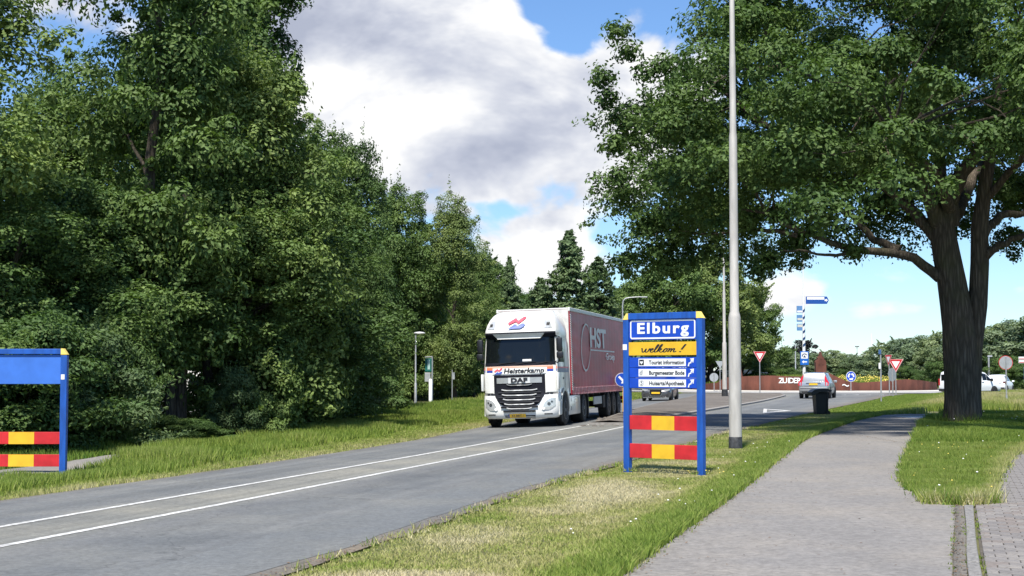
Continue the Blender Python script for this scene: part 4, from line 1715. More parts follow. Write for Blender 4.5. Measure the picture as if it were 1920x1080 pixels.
def build_left_wood():
    # px direction, distance, px of the top, crown width m, kind, colour, label
    T = [
        (-120, 37, -260, 5.4, 'alder', G_LIGHT, 'tall light green tree cut off by the left edge of the photo'),
        (280, 43, -420, 5.4, 'alder', G_MID, 'tall slender green tree at the front of the wood, left of the poplar'),
        (452, 46, 75, 5.4, 'willow', G_LIGHT, 'pale green rounded tree in front of the dark poplar'),
        (462, 62, -330, 4.0, 'poplar', G_DEEP, 'dark columnar poplar towering above the wood'),
        (375, 66, -330, 4.8, 'poplar', G_DEEP, 'second dark poplar close to the left of the columnar poplar'),
        (130, 49, 85, 4.6, 'alder', G_MID, 'thin leafed tree with sky showing through near the left edge'),
        (595, 60, 212, 4.8, 'alder', G_MID, 'leafy tree with upright twigs on its top right of the poplar'),
        (652, 69, 255, 4.2, 'willow', G_DEEP, 'tree with a bough overhanging the sky mid wood'),
        (745, 97, 350, 5.6, 'willow', G_MID, 'broad green tree sloping down towards the truck'),
        (852, 96, 352, 4.0, 'alder', G_YEL, 'yellowish green open crowned tree near the right end of the wood'),
        (888, 108, 440, 3.8, 'alder', G_MID, 'last tree of the wood just left of the truck cab roof'),
        (20, 38, 300, 7.0, 'maple', G_MID, 'low branching tree behind the left blue board'),
        (140, 41, 330, 4.2, 'willow', G_DEEP, 'dark bushy tree above the nettles left of the hidden white van'),
        (395, 45, 330, 6.2, 'clear', G_MID, 'round headed tree over the two bare leaning trunks'),
        (530, 51, 300, 6.4, 'willow', G_DEEP, 'dense dark tree right of the gap with the white van'),
        (630, 60, 395, 4.8, 'maple', G_MID, 'mid green tree hanging low over the verge'),
        (650, 71, 430, 4.0, 'willow', G_DEEP, 'dark green low tree left of the small street lamp'),
        (815, 104, 450, 6.6, 'maple', G_MID, 'green tree behind the green notice board'),
        (880, 112, 520, 5.6, 'willow', G_LIGHT, 'lighter green low tree beside the truck mirror'),
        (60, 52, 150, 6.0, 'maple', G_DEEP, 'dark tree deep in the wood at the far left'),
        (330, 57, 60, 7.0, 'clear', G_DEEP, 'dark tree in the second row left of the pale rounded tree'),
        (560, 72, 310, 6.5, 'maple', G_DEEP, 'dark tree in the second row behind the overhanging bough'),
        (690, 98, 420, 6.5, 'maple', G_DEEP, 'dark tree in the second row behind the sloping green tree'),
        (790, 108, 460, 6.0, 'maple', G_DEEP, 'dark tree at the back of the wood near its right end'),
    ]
    for (px, d, py, w, key, c, lab) in T:
        x = at(px, d)
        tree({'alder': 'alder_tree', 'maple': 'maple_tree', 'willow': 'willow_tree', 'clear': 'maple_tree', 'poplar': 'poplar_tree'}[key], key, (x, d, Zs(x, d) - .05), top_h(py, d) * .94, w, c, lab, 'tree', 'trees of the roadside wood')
    # undergrowth along the foot of the wood
    S = [(-30, 34, 2.6, 4.2), (60, 35, 3.0, 4.0), (150, 36.5, 2.8, 3.6), (200, 38, 3.0, 2.5), (240, 44, 2.2, 2.0), (300, 40.5, .7, 2.0), (350, 41.5, .6, 2.2), (440, 43.5, 1.9, 1.7), (495, 45, 3.0, 2.8),
         (530, 48, 3.2, 3.8), (585, 52, 2.8, 3.6), (635, 56, 3.0, 4.0), (655, 64, 3.0, 3.6), (680, 70, 2.8, 3.0), (702, 77, 2.8, 2.8), (775, 99, 3.6, 5.0), (825, 108, 3.6, 5.4), (866, 113, 4.2, 5.4), (905, 118, 3.6, 5.0), (935, 125, 4.0, 5.5)]
    marks = ['at the left edge of the photo', 'behind the left blue board', 'right of the left blue board', 'left of the bare leaning trunks', 'set back beside the bare leaning trunks', 'low in front of the hidden white van',
             'knee high right of the hidden white van', 'right of the gap in the wood', 'mid wood below the pale rounded tree', 'mid wood below the poplar', 'below the dense dark tree', 'halfway along the wood',
             'below the overhanging bough', 'where the verge begins to widen', 'left of the small street lamp', 'behind the small street lamp', 'behind the green notice board', 'behind the thin marker post', 'just left of the truck', 'behind the truck cab']
    for k, (px, d, h, w) in enumerate(S):
        x = at(px, d)
        c = [G_MID, G_DEEP, G_BLUE, G_MID, G_LIGHT][k % 5]
        tree('undergrowth_bush', 'bush', (x, d, Zs(x, d) - .03), h, w, c, 'leafy green undergrowth bush ' + marks[k], 'bush', 'bushes at the foot of the wood')
    # a closed mass of wood further in, so that no daylight shows between the trunks
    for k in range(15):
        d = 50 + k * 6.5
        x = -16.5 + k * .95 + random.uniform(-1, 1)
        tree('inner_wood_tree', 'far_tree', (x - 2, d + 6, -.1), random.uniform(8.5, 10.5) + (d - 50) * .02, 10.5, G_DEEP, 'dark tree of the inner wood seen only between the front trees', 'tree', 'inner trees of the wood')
    # bare leaning trunks in the gap, and dead twigs
    bark = MAT_BARK
    for (px, d, dx, h, r0, lab) in ((322, 42.5, -.25, 6.5, .15, 'bare slender trunk leaning left in the gap of the wood'), (336, 43.0, .15, 7.0, .21, 'thick bare trunk in the gap of the wood beside the hidden white van'),
                                   (556, 56, .1, 6.0, .10, 'thin grey trunk standing alone mid wood'), (577, 57, .5, 6.4, .12, 'thin pale trunk leaning right mid wood')):
        x = at(px, d)
        ro = empty('bare_tree', (x, d, Zs(x, d) - .05), 0, lab, 'tree', 'bare trunks in the wood')
        mb = MB()
        r = np.random.default_rng(int(px))
        mb.tube([(0, 0, -.2), (dx * .15, 0, h * .25), (dx * .5, .05, h * .6), (dx, 0, h)], [r0 * 1.2, r0, r0 * .8, r0 * .5], 8)
        mb.build('trunk', bark, ro, 60)
        tw = MB()
        for k in range(9 if px < 400 else 4):
            z = random.uniform(1.2, h * .75)
            s = (dx * z / h, 0, z)
            e = (s[0] + random.uniform(-1.9, .5), random.uniform(-.9, .4), z + random.uniform(-.5, .9))
            p = limb(tw, s, e, .022, .006, r, .1, 5, 4)
            for q in range(2):
                b = p[random.randint(2, 4)]
                limb(tw, b, (b[0] + random.uniform(-.6, .4), b[1] + random.uniform(-.4, .3), b[2] + random.uniform(-.4, .5)), .009, .003, r, .1, 4, 4)
        tw.build('dead_branch', bark, ro)['kind'] = 'stuff'


build_left_wood()


def build_far_trees():
    F_ = [(956, 122, 486, 4.4, 'fir', G_BLUE, 'small dark pointed conifer just left of the truck roof'),
          (1066, 130, 437, 9.5, 'fir', G_BLUE, 'tallest pointed conifer rising above the truck trailer'),
          (1120, 138, 486, 9.0, 'fir', G_BLUE, 'broad dark conifer behind the trailer right of the tallest one'),
          (1015, 134, 525, 8.0, 'fir', G_BLUE, 'short conifer above the cab roof left of the tallest one')]
    for (px, d, py, w, key, c, lab) in F_:
        tree('conifer_tree', key, (at(px, d), d, 0), top_h(py, d), w, c, lab, 'tree')
    Md = [(1255, 152, 500, 10.5, G_MID, 'leafy tree behind the welcome board, left of its neighbour'), (1335, 158, 492, 11.0, G_YEL, 'large leafy tree above the right end of the welcome board'),
          (1392, 166, 545, 8.5, G_MID, 'leafy tree seen right of the tall lamp post, crown reaching down'), (1190, 165, 545, 9.0, G_MID, 'leafy tree behind the arched lamp beside the trailer'),
          (1110, 172, 560, 10, G_DEEP, 'dark tree low behind the trailer curtain'), (985, 168, 560, 10, G_DEEP, 'dark tree low behind the truck cab'), (905, 150, 500, 9, G_DEEP, 'dark tree at the back between wood and conifers')]
    for (px, d, py, w, c, lab) in Md:
        tree('broadleaf_tree', 'mid_tree', (at(px, d), d, 0), top_h(py, d), w, c, lab, 'tree')
    # row of trees across the field
    far = [(1418, 250, 665, 7), (1443, 262, 652, 8), (1470, 270, 655, 8), (1486, 262, 662, 6), (1530, 275, 660, 7), (1560, 280, 655, 8), (1588, 282, 662, 8), (1622, 275, 665, 7), (1648, 262, 648, 7), (1672, 255, 638, 8), (1698, 250, 633, 9),
           (1722, 246, 640, 8), (1745, 240, 628, 9), (1772, 235, 622, 9), (1800, 230, 632, 9), (1832, 226, 622, 9), (1858, 222, 612, 9), (1884, 218, 606, 10), (1915, 214, 600, 10), (1945, 210, 592, 11), (1985, 205, 590, 11), (1400, 245, 672, 7)]
    words = ['first', 'second', 'third', 'fourth', 'fifth', 'sixth', 'seventh', 'eighth', 'ninth', 'tenth', 'eleventh', 'twelfth', 'thirteenth', 'fourteenth', 'fifteenth', 'sixteenth', 'seventeenth', 'eighteenth', 'nineteenth', 'twentieth', 'twenty-first', 'twenty-second']
    far.sort()
    for k, (px, d, py, w) in enumerate(far):
        c = [(.17, .22, .125), (.145, .20, .115), (.20, .25, .125), (.15, .205, .125)][k % 4]  # leaf colours paled to stand in for distance haze
        tree('far_tree', 'far_tree', (at(px, d), d, 0), top_h(py, d) - .5, w * 1.1, c, 'distant green tree across the field, %s from the left of the far row' % words[k], 'tree', 'far row of trees across the field')
    tree('copper_beech', 'far_tree', (at(1506, 285), 285, 0), top_h(642, 285), 7.4, (.020, .018, .020), 'dark purple round topped beech behind the blue banded mast', 'tree')
    tree('weeping_willow', 'far_tree', (at(1738, 225), 225, 0), top_h(655, 225), 5.5, (.175, .225, .11), 'pale grey green willow left of the oak trunk', 'tree')
    # hedge that closes the field behind the row
    for k in range(24):
        px = 1395 + k * 24
        d = 300 - k * 2.6
        tree('field_hedge_bush', 'bush', (at(px, d), d, 0), 4.2, 10, (.13, .18, .09), 'bush of the low hedge at the foot of the far row of trees', 'bush', 'field hedge bushes')
    sh = [(1478, 158, 2.0, 3.2, 'left of the mast'), (1578, 156, 1.9, 1.3, 'pointed, right of the steel gable'), (1693, 170, 2.2, 3.6, 'beside the round sign back'), (1755, 160, 2.6, 4.0, 'left of the white van'), (1890, 150, 3.0, 4.6, 'right of the white cars'),
          (1915, 146, 2.2, 4.4, 'at the right edge of the photo'), (1340, 160, 1.7, 3.0, 'behind the left end of the rust wall'), (1432, 163, 2.2, 4.4, 'in front of the white roofed caravan')]
    for (px, d, h, w, s) in sh:
        tree('garden_shrub', 'bush', (at(px, d), d, .1), h, w, (.075, .125, .035), 'green shrub ' + s, 'bush')


build_far_trees()


def build_oak():
    r = np.random.default_rng(77)
    bx, by = 14.82, 50.0
    root = empty('oak_tree', (bx, by, -.02), 0, 'huge spreading oak with double trunk beside the cycle path', 'tree')

    def q(px, py, dy=0.0):
        d = by + dy
        return ((px - 960) / 2850 * d - bx, dy, 1.78 + (698 - py) / 2850 * d + .02)
    # trunk with root flare: swept rings with buttress lobes
    V, F = [], []
    rings = [(-.25, -.04, .80), (.0, -.04, .72), (.18, -.04, .64), (.45, -.04, .59), (.9, -.05, .56), (1.7, -.06, .55), (2.6, -.08, .55), (3.3, -.13, .53), (4.0, -.21, .50), (4.8, -.32, .47), (5.6, -.46, .45), (6.2, -.56, .43), (6.8, -.60, .37), (7.4, -.58, .27), (8.0, -.52, .12)]
    n = 28
    for (z, cx, rad) in rings:
        for k in range(n):
            a = 2 * math.pi * k / n
            fl = 1 + (.10 * math.sin(5 * a + .6) + .05 * math.sin(9 * a)) * max(.25, 1 - z / 1.2) + r.normal() * .012
            V.append((cx + rad * fl * math.cos(a), rad * .92 * fl * math.sin(a), z))
    for i in range(len(rings) - 1):
        for k in range(n):
            k2 = (k + 1) % n
            F.append((i * n + k, i * n + k2, (i + 1) * n + k2, (i + 1) * n + k))
    mb = MB()
    mb.add(V, F)
    trunk = mb.build('trunk', MAT_BARK_OAK, root, 80)
    # second stem fused to the right
    mb = MB()
    mb.tube([(.24, .12, -.2), (.28, .12, 1.2), (.36, .1, 2.6), (.54, .08, 4.0), (.62, .05, 5.4), (.62, 0, 6.6), (.80, -.2, 8.2), (1.1, -.5, 10.0), (1.2, -.6, 12.0)], [.40, .33, .31, .31, .30, .28, .22, .15, .07], 16)
    mb.build('second_stem', MAT_BARK_OAK, root, 80)

    def L(name, pts, r0, r1):
        mb = MB()
        P = spline(pts, 4)
        P = [(p[0] + r.normal() * .03, p[1] + r.normal() * .03, p[2] + r.normal() * .03) for p in P]
        k = len(P)
        mb.tube(P, [r0 + (r1 - r0) * (i / (k - 1)) ** .8 for i in range(k)], 10)
        mb.build('limb', MAT_BARK_OAK, root, 80)
        return P
    limbs = []
    limbs.append(L('l', [q(1764, 520), q(1700, 478, -.3), (q(1600, 464, -.8)), q(1520, 440, -1.4), q(1440, 400, -2)], .20, .05))
    limbs.append(L('l', [q(1690, 470, -.3), q(1640, 445, .2), q(1585, 395, .6), q(1500, 355, 1.0), q(1400, 340, 1)], .16, .04))
    limbs.append(L('l', [q(1772, 460), q(1720, 400, .4), q(1660, 350, 1.0), q(1580, 310, 1.8), q(1470, 260, 2.5)], .26, .05))
    limbs.append(L('l', [q(1772, 430), q(1735, 350, -.5), q(1690, 260, -1.4), q(1600, 180, -2.5), q(1480, 120, -3.5)], .30, .06))
    limbs.append(L('l', [q(1780, 420), q(1800, 340, -.3), q(1850, 270, -.8), q(1900, 190, -1.2), q(1930, 60, -1.5)], .34, .08))
    limbs.append(L('l', [q(1775, 420), q(1770, 320, .8), q(1740, 200, 1.5), q(1720, 60, 2.2), q(1690, -120, 2.8)], .30, .06))
    limbs.append(L('l', [q(1850, 480), q(1880, 460, -.3), q(1925, 440, -.6), q(1990, 420, -.8), q(2090, 390, -1)], .16, .04))
    limbs.append(L('l', [q(1846, 440), q(1880, 405, .4), q(1935, 395, 1.0), q(2010, 340, 2.0), q(2120, 280, 3.0)], .18, .04))
    limbs.append(L('l', [q(1845, 380), q(1900, 320, -.8), q(1960, 250, -2.0), q(2050, 180, -3.5)], .16, .04))
    limbs.append(L('l', [q(1790, 400), q(1760, 330, -1.8), q(1720, 290, -4.0), q(1680, 250, -7.0)], .22, .05))
    limbs.append(L('l', [q(1800, 400), q(1830, 330, 2.0), q(1860, 290, 4.5), q(1850, 240, 8.0)], .22, .05))
    limbs.append(L('l', [q(1600, 464, -.8), q(1560, 480, -1.2), q(1500, 470, -1.5), q(1440, 480, -1.8)], .07, .02))
    limbs.append(L('l', [q(1500, 440, -1.4), q(1420, 430, -1.0), q(1330, 440, -.6), q(1260, 430, 0)], .09, .02))
    limbs.append(L('l', [q(1480, 130, -3.0), q(1440, 40, -3.5), q(1420, -60, -4)], .12, .03))
    limbs.append(L('l', [q(1560, 310, 1.8), q(1420, 220, 1.5), q(1300, 130, 1.0), q(1210, 130, .5)], .13, .02))
    # crown: clumps on a broad dome; the left side hangs lower than the front
    P, Rr = [], []
    while len(P) < 350:
        a = r.uniform(0, 2 * math.pi)
        t = r.uniform(.0, 1) ** .55
        R0 = 11.3 * (1 + .07 * math.sin(3 * a + 1) + .05 * math.sin(7 * a))
        rr = R0 * t
        left = max(0, -math.cos(a))
        front = max(0, -math.sin(a))
        back = max(0, math.sin(a))
        zb = 8.8 - 2.5 * t ** 2 - 1.5 * left * t ** 3 + .40 * front + .1 * back
        zt = 16.8 - 6.8 * t ** 2.6
        u = r.uniform(0, 1)
        u = u ** 1.5 if r.uniform() < .55 else 1 - u ** 2
        z = zb + (zt - zb) * u
        P.append((rr * math.cos(a) - .3, rr * math.sin(a), z))
        Rr.append(r.uniform(.75, 1.6))
    P, Rr = np.array(P), np.array(Rr)
    # sprays hanging from the low boughs
    ex = []
    for (px, py, dy) in ((1600, 470, -.9), (1440, 490, -1.8), (1425, 505, -1.9), (1250, 500, 0), (1230, 470, .5), (1290, 490, -.5), (1330, 470, -.5), (1170, 370, .5), (1165, 330, -.4), (1500, 455, -1), (1380, 470, -1), (1210, 420, -.5), (1150, 270, .3), (1140, 180, .3),
                         (1130, 140, 0), (1180, 90, 1), (1900, 460, 1), (1915, 380, -.5), (1880, 360, 1.5), (1280, 450, 1), (1180, 230, 1), (1160, 50, 0), (1870, 400, 2), (1215, 130, .5), (1250, 118, .6), (1300, 128, 1.0), (1265, 150, .4), (1520, 430, -1.4), (1470, 400, -1.2), (1400, 430, -1), (1350, 400, 0)):
        ex.append(q(px, py, dy))
    ex = np.array(ex)
    C, Nn = puff_leaves(P, Rr, 390, r, .46, .55, .58)
    C2, N2 = puff_leaves(ex, np.full(len(ex), .55), 190, r, .8, 0, .1)
    C = np.concatenate([C, C2])
    Nn = np.concatenate([Nn, N2])
    ks = 700
    kk = r.integers(0, len(P), ks)
    dd = r.normal(size=(ks, 3))
    dd /= np.linalg.norm(dd, axis=1, keepdims=True)
    C4, N4 = puff_leaves(P[kk] + dd * Rr[kk][:, None] * r.uniform(.8, 1.3, (ks, 1)) * np.array([1, 1, .65]), r.uniform(.2, .45, ks), 52, r, .7, .3, .3)
    C, Nn = np.concatenate([C, C4]), np.concatenate([Nn, N4])
    # twigs that reach past the outline
    cc, nn = [], []
    for i in r.integers(0, len(P), 260):
        d = np.array([P[i][0], P[i][1], r.normal() * 3])
        d /= np.linalg.norm(d)
        s = P[i] + d * Rr[i] * .75
        for k in range(30):
            t = r.uniform(0, 1)
            cc.append(s + d * t * .95 + r.normal(size=3) * .13 * (1.25 - t))
            w = r.normal(size=3)
            nn.append(w / np.linalg.norm(w))
    C = np.concatenate([C, np.array(cc)])
    Nn = np.concatenate([Nn, np.array(nn)])
    # keep a clear view round the fork, as the boughs there are bare
    keep = ~((np.hypot(C[:, 0], C[:, 1]) < 3.2) & (C[:, 2] < 7.6))
    C, Nn = C[keep], Nn[keep]
    n = len(C)
    # rosettes: three leaves spring from one point
    C3 = np.repeat(C, 2, axis=0) + r.normal(size=(2 * n, 3)) * .055
    N3 = np.repeat(Nn, 2, axis=0) + r.normal(size=(2 * n, 3)) * .25
    N3 /= np.linalg.norm(N3, axis=1, keepdims=True)
    me = leaves_mesh('oak_crown', C3, N3, .152 * r.uniform(.7, 1.3, 2 * n), .090 * r.uniform(.75, 1.3, 2 * n), r)
    me.materials.append(MAT_LEAF)
    c = link('crown', me, None, root)
    c.color = (.078, .130, .036, 1)
    # small boughs inside the crown
    mb = MB()
    for i in r.choice(len(P), 130, replace=False):
        best = min((p for l in limbs for p in l[4:]), key=lambda p: (p[0] - P[i][0]) ** 2 + (p[1] - P[i][1]) ** 2 + (p[2] - P[i][2]) ** 2)
        limb(mb, best, P[i], .05, .012, r, .08, 5, 5)
    o = mb.build('small_boughs', MAT_BARK_OAK, root)
    o['kind'] = 'stuff'


build_oak()
# ------------------------------------------------------------------ paints
BLUE_POST = M('post_blue', (.010, .080, .36), .5, var=.24, scale=5, detail=8, stretch=(2, 2, .5))
BLUE_SIGN = M('sign_blue', (.006, .058, .44), .4, var=.15, scale=4, detail=6)
BLUE_PALE = M('backboard_blue', (.045, .16, .56), .5, var=.12, scale=3)  # paler blue than the panels of the other board
YEL_SIGN = M('sign_yellow', (.72, .43, .02), .5, var=.12, scale=5, detail=8)
YEL_CAP = M('cap_yellow', (.85, .66, .16), .5, var=.05)
RED_SIGN = M('sign_red', (.52, .018, .022), .5, var=.20, scale=5, detail=8)
WHITE = M('sign_white', (.80, .80, .79), .4, var=.03)
BLACK_INK = M('ink_black', (.015, .015, .02), .6, var=.05)
GALV = M('galvanised_steel', (.40, .41, .41), .5, .5, var=.18, scale=5)
ALU_GREY = M('pole_aluminium', (.47, .445, .405), .55, .1, var=.18, scale=2.5, stretch=(3, 3, .6))
SIGN_BACK = M('sign_back_grey', (.36, .38, .39), .5, .2, var=.1)
BLACK_RUBBER = M('black_rubber', (.018, .018, .018), .8, var=.2, bump=.2)
BLACK_PLASTIC = M('black_plastic', (.012, .013, .016), .42, var=.15, scale=10)
DARK_STEEL = M('dark_chassis', (.022, .022, .024), .7, var=.3)
GLASS_DARK = M('dark_glass', (.006, .008, .009), .05, 0, var=.1, spec=.45)
LAMP_GLASS = M('lamp_glass', (.55, .57, .58), .12, .35, var=.25, scale=40)
LAMP_RED = M('lamp_red', (.45, .012, .02), .2, var=.1, coat=.5)
PLATE_YEL = M('plate_yellow', (.80, .50, .03), .4, var=.04)
CHROME = M('bright_trim', (.72, .73, .74), .2, .9, var=.05)


def outline_sign_text():
    pass


def welkom_strokes(scale):
    S = [[(0, .42), (.03, .5), (.09, .15), (.16, .0), (.24, .12), (.31, .46), (.31, .12), (.38, 0), (.48, .12), (.53, .44), (.58, .46), (.62, .24), (.72, .28), (.78, .42), (.72, .5), (.64, .36), (.64, .10), (.73, 0), (.85, .10),
          (.98, .5), (1.06, .9), (1.01, 1.0), (.95, .8), (.90, .3), (.93, .04), (1.0, .02), (1.09, .14), (1.22, .6), (1.29, .95), (1.24, 1.0), (1.17, .75), (1.09, .0)],
         [(1.10, .18), (1.24, .45), (1.33, .42), (1.28, .27), (1.17, .22), (1.28, .05), (1.38, .0), (1.47, .12), (1.52, .34), (1.62, .48), (1.71, .38), (1.67, .10), (1.57, .0), (1.50, .14), (1.56, .38), (1.66, .44), (1.80, .42)],
         [(1.80, .42), (1.86, .46), (1.84, .22), (1.79, .0), (1.84, .2), (1.93, .43), (2.0, .43), (2.0, .22), (1.96, .0), (2.0, .2), (2.1, .44), (2.18, .42), (2.16, .18), (2.18, .03), (2.25, .02), (2.33, .12)],
         [(2.80, 1.0), (2.74, .75), (2.64, .32)],
         [(2.58, .10), (2.60, .05), (2.58, .0)]]
    mb = MB()
    for i, s in enumerate(S):
        p = spline([(x + .18 * z, z) for x, z in s], 5)
        w = .085 if i < 3 else .12
        V, F = stroke([(x * scale, z * scale) for x, z in p], w * scale * 1.05)
        mb.add([(x, 0, z) for x, z in V], F)
    return mb


def rounded_frame(mb, x0, x1, z0, z1, t, r, y):
    def loop(o):
        P = []
        for (cx, cz, a0) in ((x1 - r, z1 - r, 0), (x0 + r, z1 - r, 90), (x0 + r, z0 + r, 180), (x1 - r, z0 + r, 270)):
            for k in range(6):
                a = R(a0 + 90 * k / 5)
                P.append((cx + (r - o) * math.cos(a), y, cz + (r - o) * math.sin(a)))
        return P
    A, B = loop(0), loop(t)
    n = len(A)
    mb.add(A + B, [(i, (i + 1) % n, n + (i + 1) % n, n + i) for i in range(n)])


def build_welcome_sign():
    Lp, Rp = Vector((2.07, 27.3, 0)), Vector((3.27, 26.35, 0))
    mid = (Lp + Rp) / 2
    w = (Rp - Lp).length
    ang = math.atan2(Rp.y - Lp.y, Rp.x - Lp.x)
    s = empty('town_sign', (mid.x, mid.y, 0), ang, 'blue framed town welcome board with name, yellow panel and red yellow bars', 'sign')
    hw = w / 2
    for sx in (-1, 1):
        mb = MB()
        mb.rbox((sx * hw, 0, 1.31), (.115, .115, 2.82), .008)
        mb.build('post', BLUE_POST, s)
        # yellow chamfered corner cap
        mb = MB()
        P = [(sx * (hw + .0585), 2.72), (sx * (hw - .055), 2.72), (sx * (hw - .055), 2.835), (sx * (hw - .02), 2.835)]
        mb.prism(P, -.062, .062)
        mb.build('corner_cap', YEL_CAP, s)
    MB().rbox((0, 0, 2.775), (w - .112, .118, .112), .006).build('top_beam', BLUE_POST, s)
    MB().b2(-hw - .0585, -hw + .03, -.0605, -.0580, 2.18, 2.28).build('sticker', WHITE, s)
    pw = w - .125
    x0, x1 = -pw / 2, pw / 2
    p = MB().rbox((0, -.02, 2.535), (pw, .03, .365), .006).build('name_panel', BLUE_SIGN, s)
    mb = MB()
    rounded_frame(mb, x0 + .025, x1 - .02, 2.37, 2.705, .026, .045, -.0375)
    mb.build('white_border', WHITE, p)
    text_obj('lettering', 'Elburg', .262, WHITE, p, (0, -.038, 2.55), bold=.0085, spacing=1.22, width=pw * .765)
    q = MB().rbox((0, -.028, 2.195), (pw + .01, .03, .235), .005).build('greeting_panel', YEL_SIGN, s)
    wk = welkom_strokes(.135)
    o = wk.build('lettering', BLACK_INK, q)
    for v in o.data.vertices:
        v.co.x *= 2.35
    o.location = (-.455, -.0455, 2.135)
    for k, (word, z) in enumerate((('Tourist information', 1.955), ('Burgemeester Bode', 1.772), ('Huisarts/Apotheek', 1.588))):
        r = MB().rbox((0, -.02, z), (pw, .026, .176), .004).build('direction_panel', BLUE_SIGN, s)
        MB().b2(x0 + .20, x1 - .22, -.0355, -.0335, z - .066, z + .066).build('white_field', WHITE, r)
        text_obj('lettering', word, .098, BLACK_INK, r, (.085, -.038, z - .004), bold=.0022, width=.735)
        ic = MB()
        cx = x0 + .265
        if k == 0:
            ic.prism([(cx - .05, z - .05), (cx + .05, z - .05), (cx + .05, z + .05), (cx - .05, z + .05)], -.0375, -.036)
            wi = MB()
            wi.prism([(cx - .03, z + .025), (cx - .03, z), (cx, z - .035), (cx + .03, z), (cx + .03, z + .025), (cx + .012, z + .012), (cx, z + .02), (cx - .012, z + .012)], -.0395, -.038)
            o2 = ic.build('symbol', BLACK_INK, r)
            wi.build('symbol_mark', WHITE, r)
        elif k == 1:
            for (dx, dz, rr) in ((-.012, -.012, .030), (-.012, -.012, .014), (.012, .026, .014)):
                P = [(cx + dx + rr * math.cos(2 * math.pi * i / 18), z + dz + rr * math.sin(2 * math.pi * i / 18)) for i in range(18)]
                V, F = stroke(P, .006, True)
                ic.add([(x, -.0375, zz) for x, zz in V], F)
            ic.build('symbol', BLACK_INK, r)
        else:
            P = [(cx + .045 * math.cos(2 * math.pi * i / 22), z + .045 * math.sin(2 * math.pi * i / 22)) for i in range(22)]
            V, F = stroke(P, .005, True)
            ic.add([(x, -.0375, zz) for x, zz in V], F)
            V, F = stroke(spline([(cx + .015, z + .022), (cx - .005, z + .026), (cx - .014, z + .014), (cx + .010, z), (cx + .012, z - .016), (cx - .008, z - .028), (cx - .018, z - .02)], 4), .010)
            ic.add([(x, -.0375, zz) for x, zz in V], F)
            ic.build('symbol', BLACK_INK, r)
        ax = x1 - .115
        a = MB()
        V, F = stroke([(ax - .055, z - .07), (ax - .035, z - .012), (ax - .005, z - .012), (ax + .010, z + .03), (ax + .035, z + .045)], .024)
        a.add([(x, -.0375, zz) for x, zz in V], F)
        a.add([(ax + .062, -.0376, z + .072), (ax - .02, -.0376, z + .062), (ax - .015, -.0376, z + .048), (ax + .03, -.0376, z + .048), (ax + .03, -.0376, z + .0), (ax + .048, -.0376, z - .01)], [(0, 1, 2, 3), (0, 3, 4, 5)])
        a.build('arrow', WHITE, r)
    for z in (.888, .388):
        seg = (pw) / 3
        b = MB().rbox((0, -.01, z), (pw, .035, .250), .004).build('barrier_board', RED_SIGN, s)
        MB().b2(-seg / 2, seg / 2, -.0315, -.0288, z - .1245, z + .1245).build('yellow_section', YEL_SIGN, b)
    return s


build_welcome_sign()


def build_left_sign():
    y = 27.3
    x = at(123, 27.3)
    w = 1.50
    z0 = Zs(x, y) - .05
    s = empty('town_sign', (x - w / 2, y, z0), R(-1.5), 'back of a smaller blue framed board with red yellow bars at the left edge', 'sign')
    hw = w / 2
    H = 2.34
    for sx in (-1, 1):
        MB().rbox((sx * hw, 0, H / 2 - .16), (.115, .115, H - .04 + .12), .008).build('post', BLUE_POST, s)
        mb = MB()
        mb.prism([(sx * (hw + .0585), H - .105), (sx * (hw - .055), H - .105), (sx * (hw - .055), H + .004), (sx * (hw - .015), H + .004)], -.062, .062)
        mb.build('corner_cap', YEL_CAP, s)
        MB().b2(sx * hw - .045, sx * hw + .02, -.0605, -.058, H - .55, H - .46).build('sticker', WHITE, s)
    MB().rbox((0, 0, H - .05), (w - .112, .118, .095), .006).build('top_beam', BLUE_POST, s)
    MB().rbox((0, -.01, H - .37), (w - .12, .03, .525), .006).build('back_panel', BLUE_PALE, s)
    pw = w - .12
    for z in (.745, .345):
        b = MB().rbox((0, -.01, z), (pw, .035, .215), .004).build('barrier_board', RED_SIGN, s)
        MB().b2(-pw / 6, pw / 6, -.0315, -.0288, z - .107, z + .107).build('yellow_section', YEL_SIGN, b)


build_left_sign()


# ------------------------------------------------------------------ poles and small signs
def disc(mb, c, r, y0, y1, n=28):
    P = [(c[0] + r * math.cos(2 * math.pi * k / n), c[1] + r * math.sin(2 * math.pi * k / n)) for k in range(n)]
    mb.prism(P, y0, y1)


def tri(c, s, up=False):
    """equilateral triangle of side s, centre of its bounding box c; point down"""
    h = s * .866
    k = -1 if not up else 1
    return [(c[0] - s / 2, c[1] - k * h / 2), (c[0] + s / 2, c[1] - k * h / 2), (c[0], c[1] + k * h / 2)]


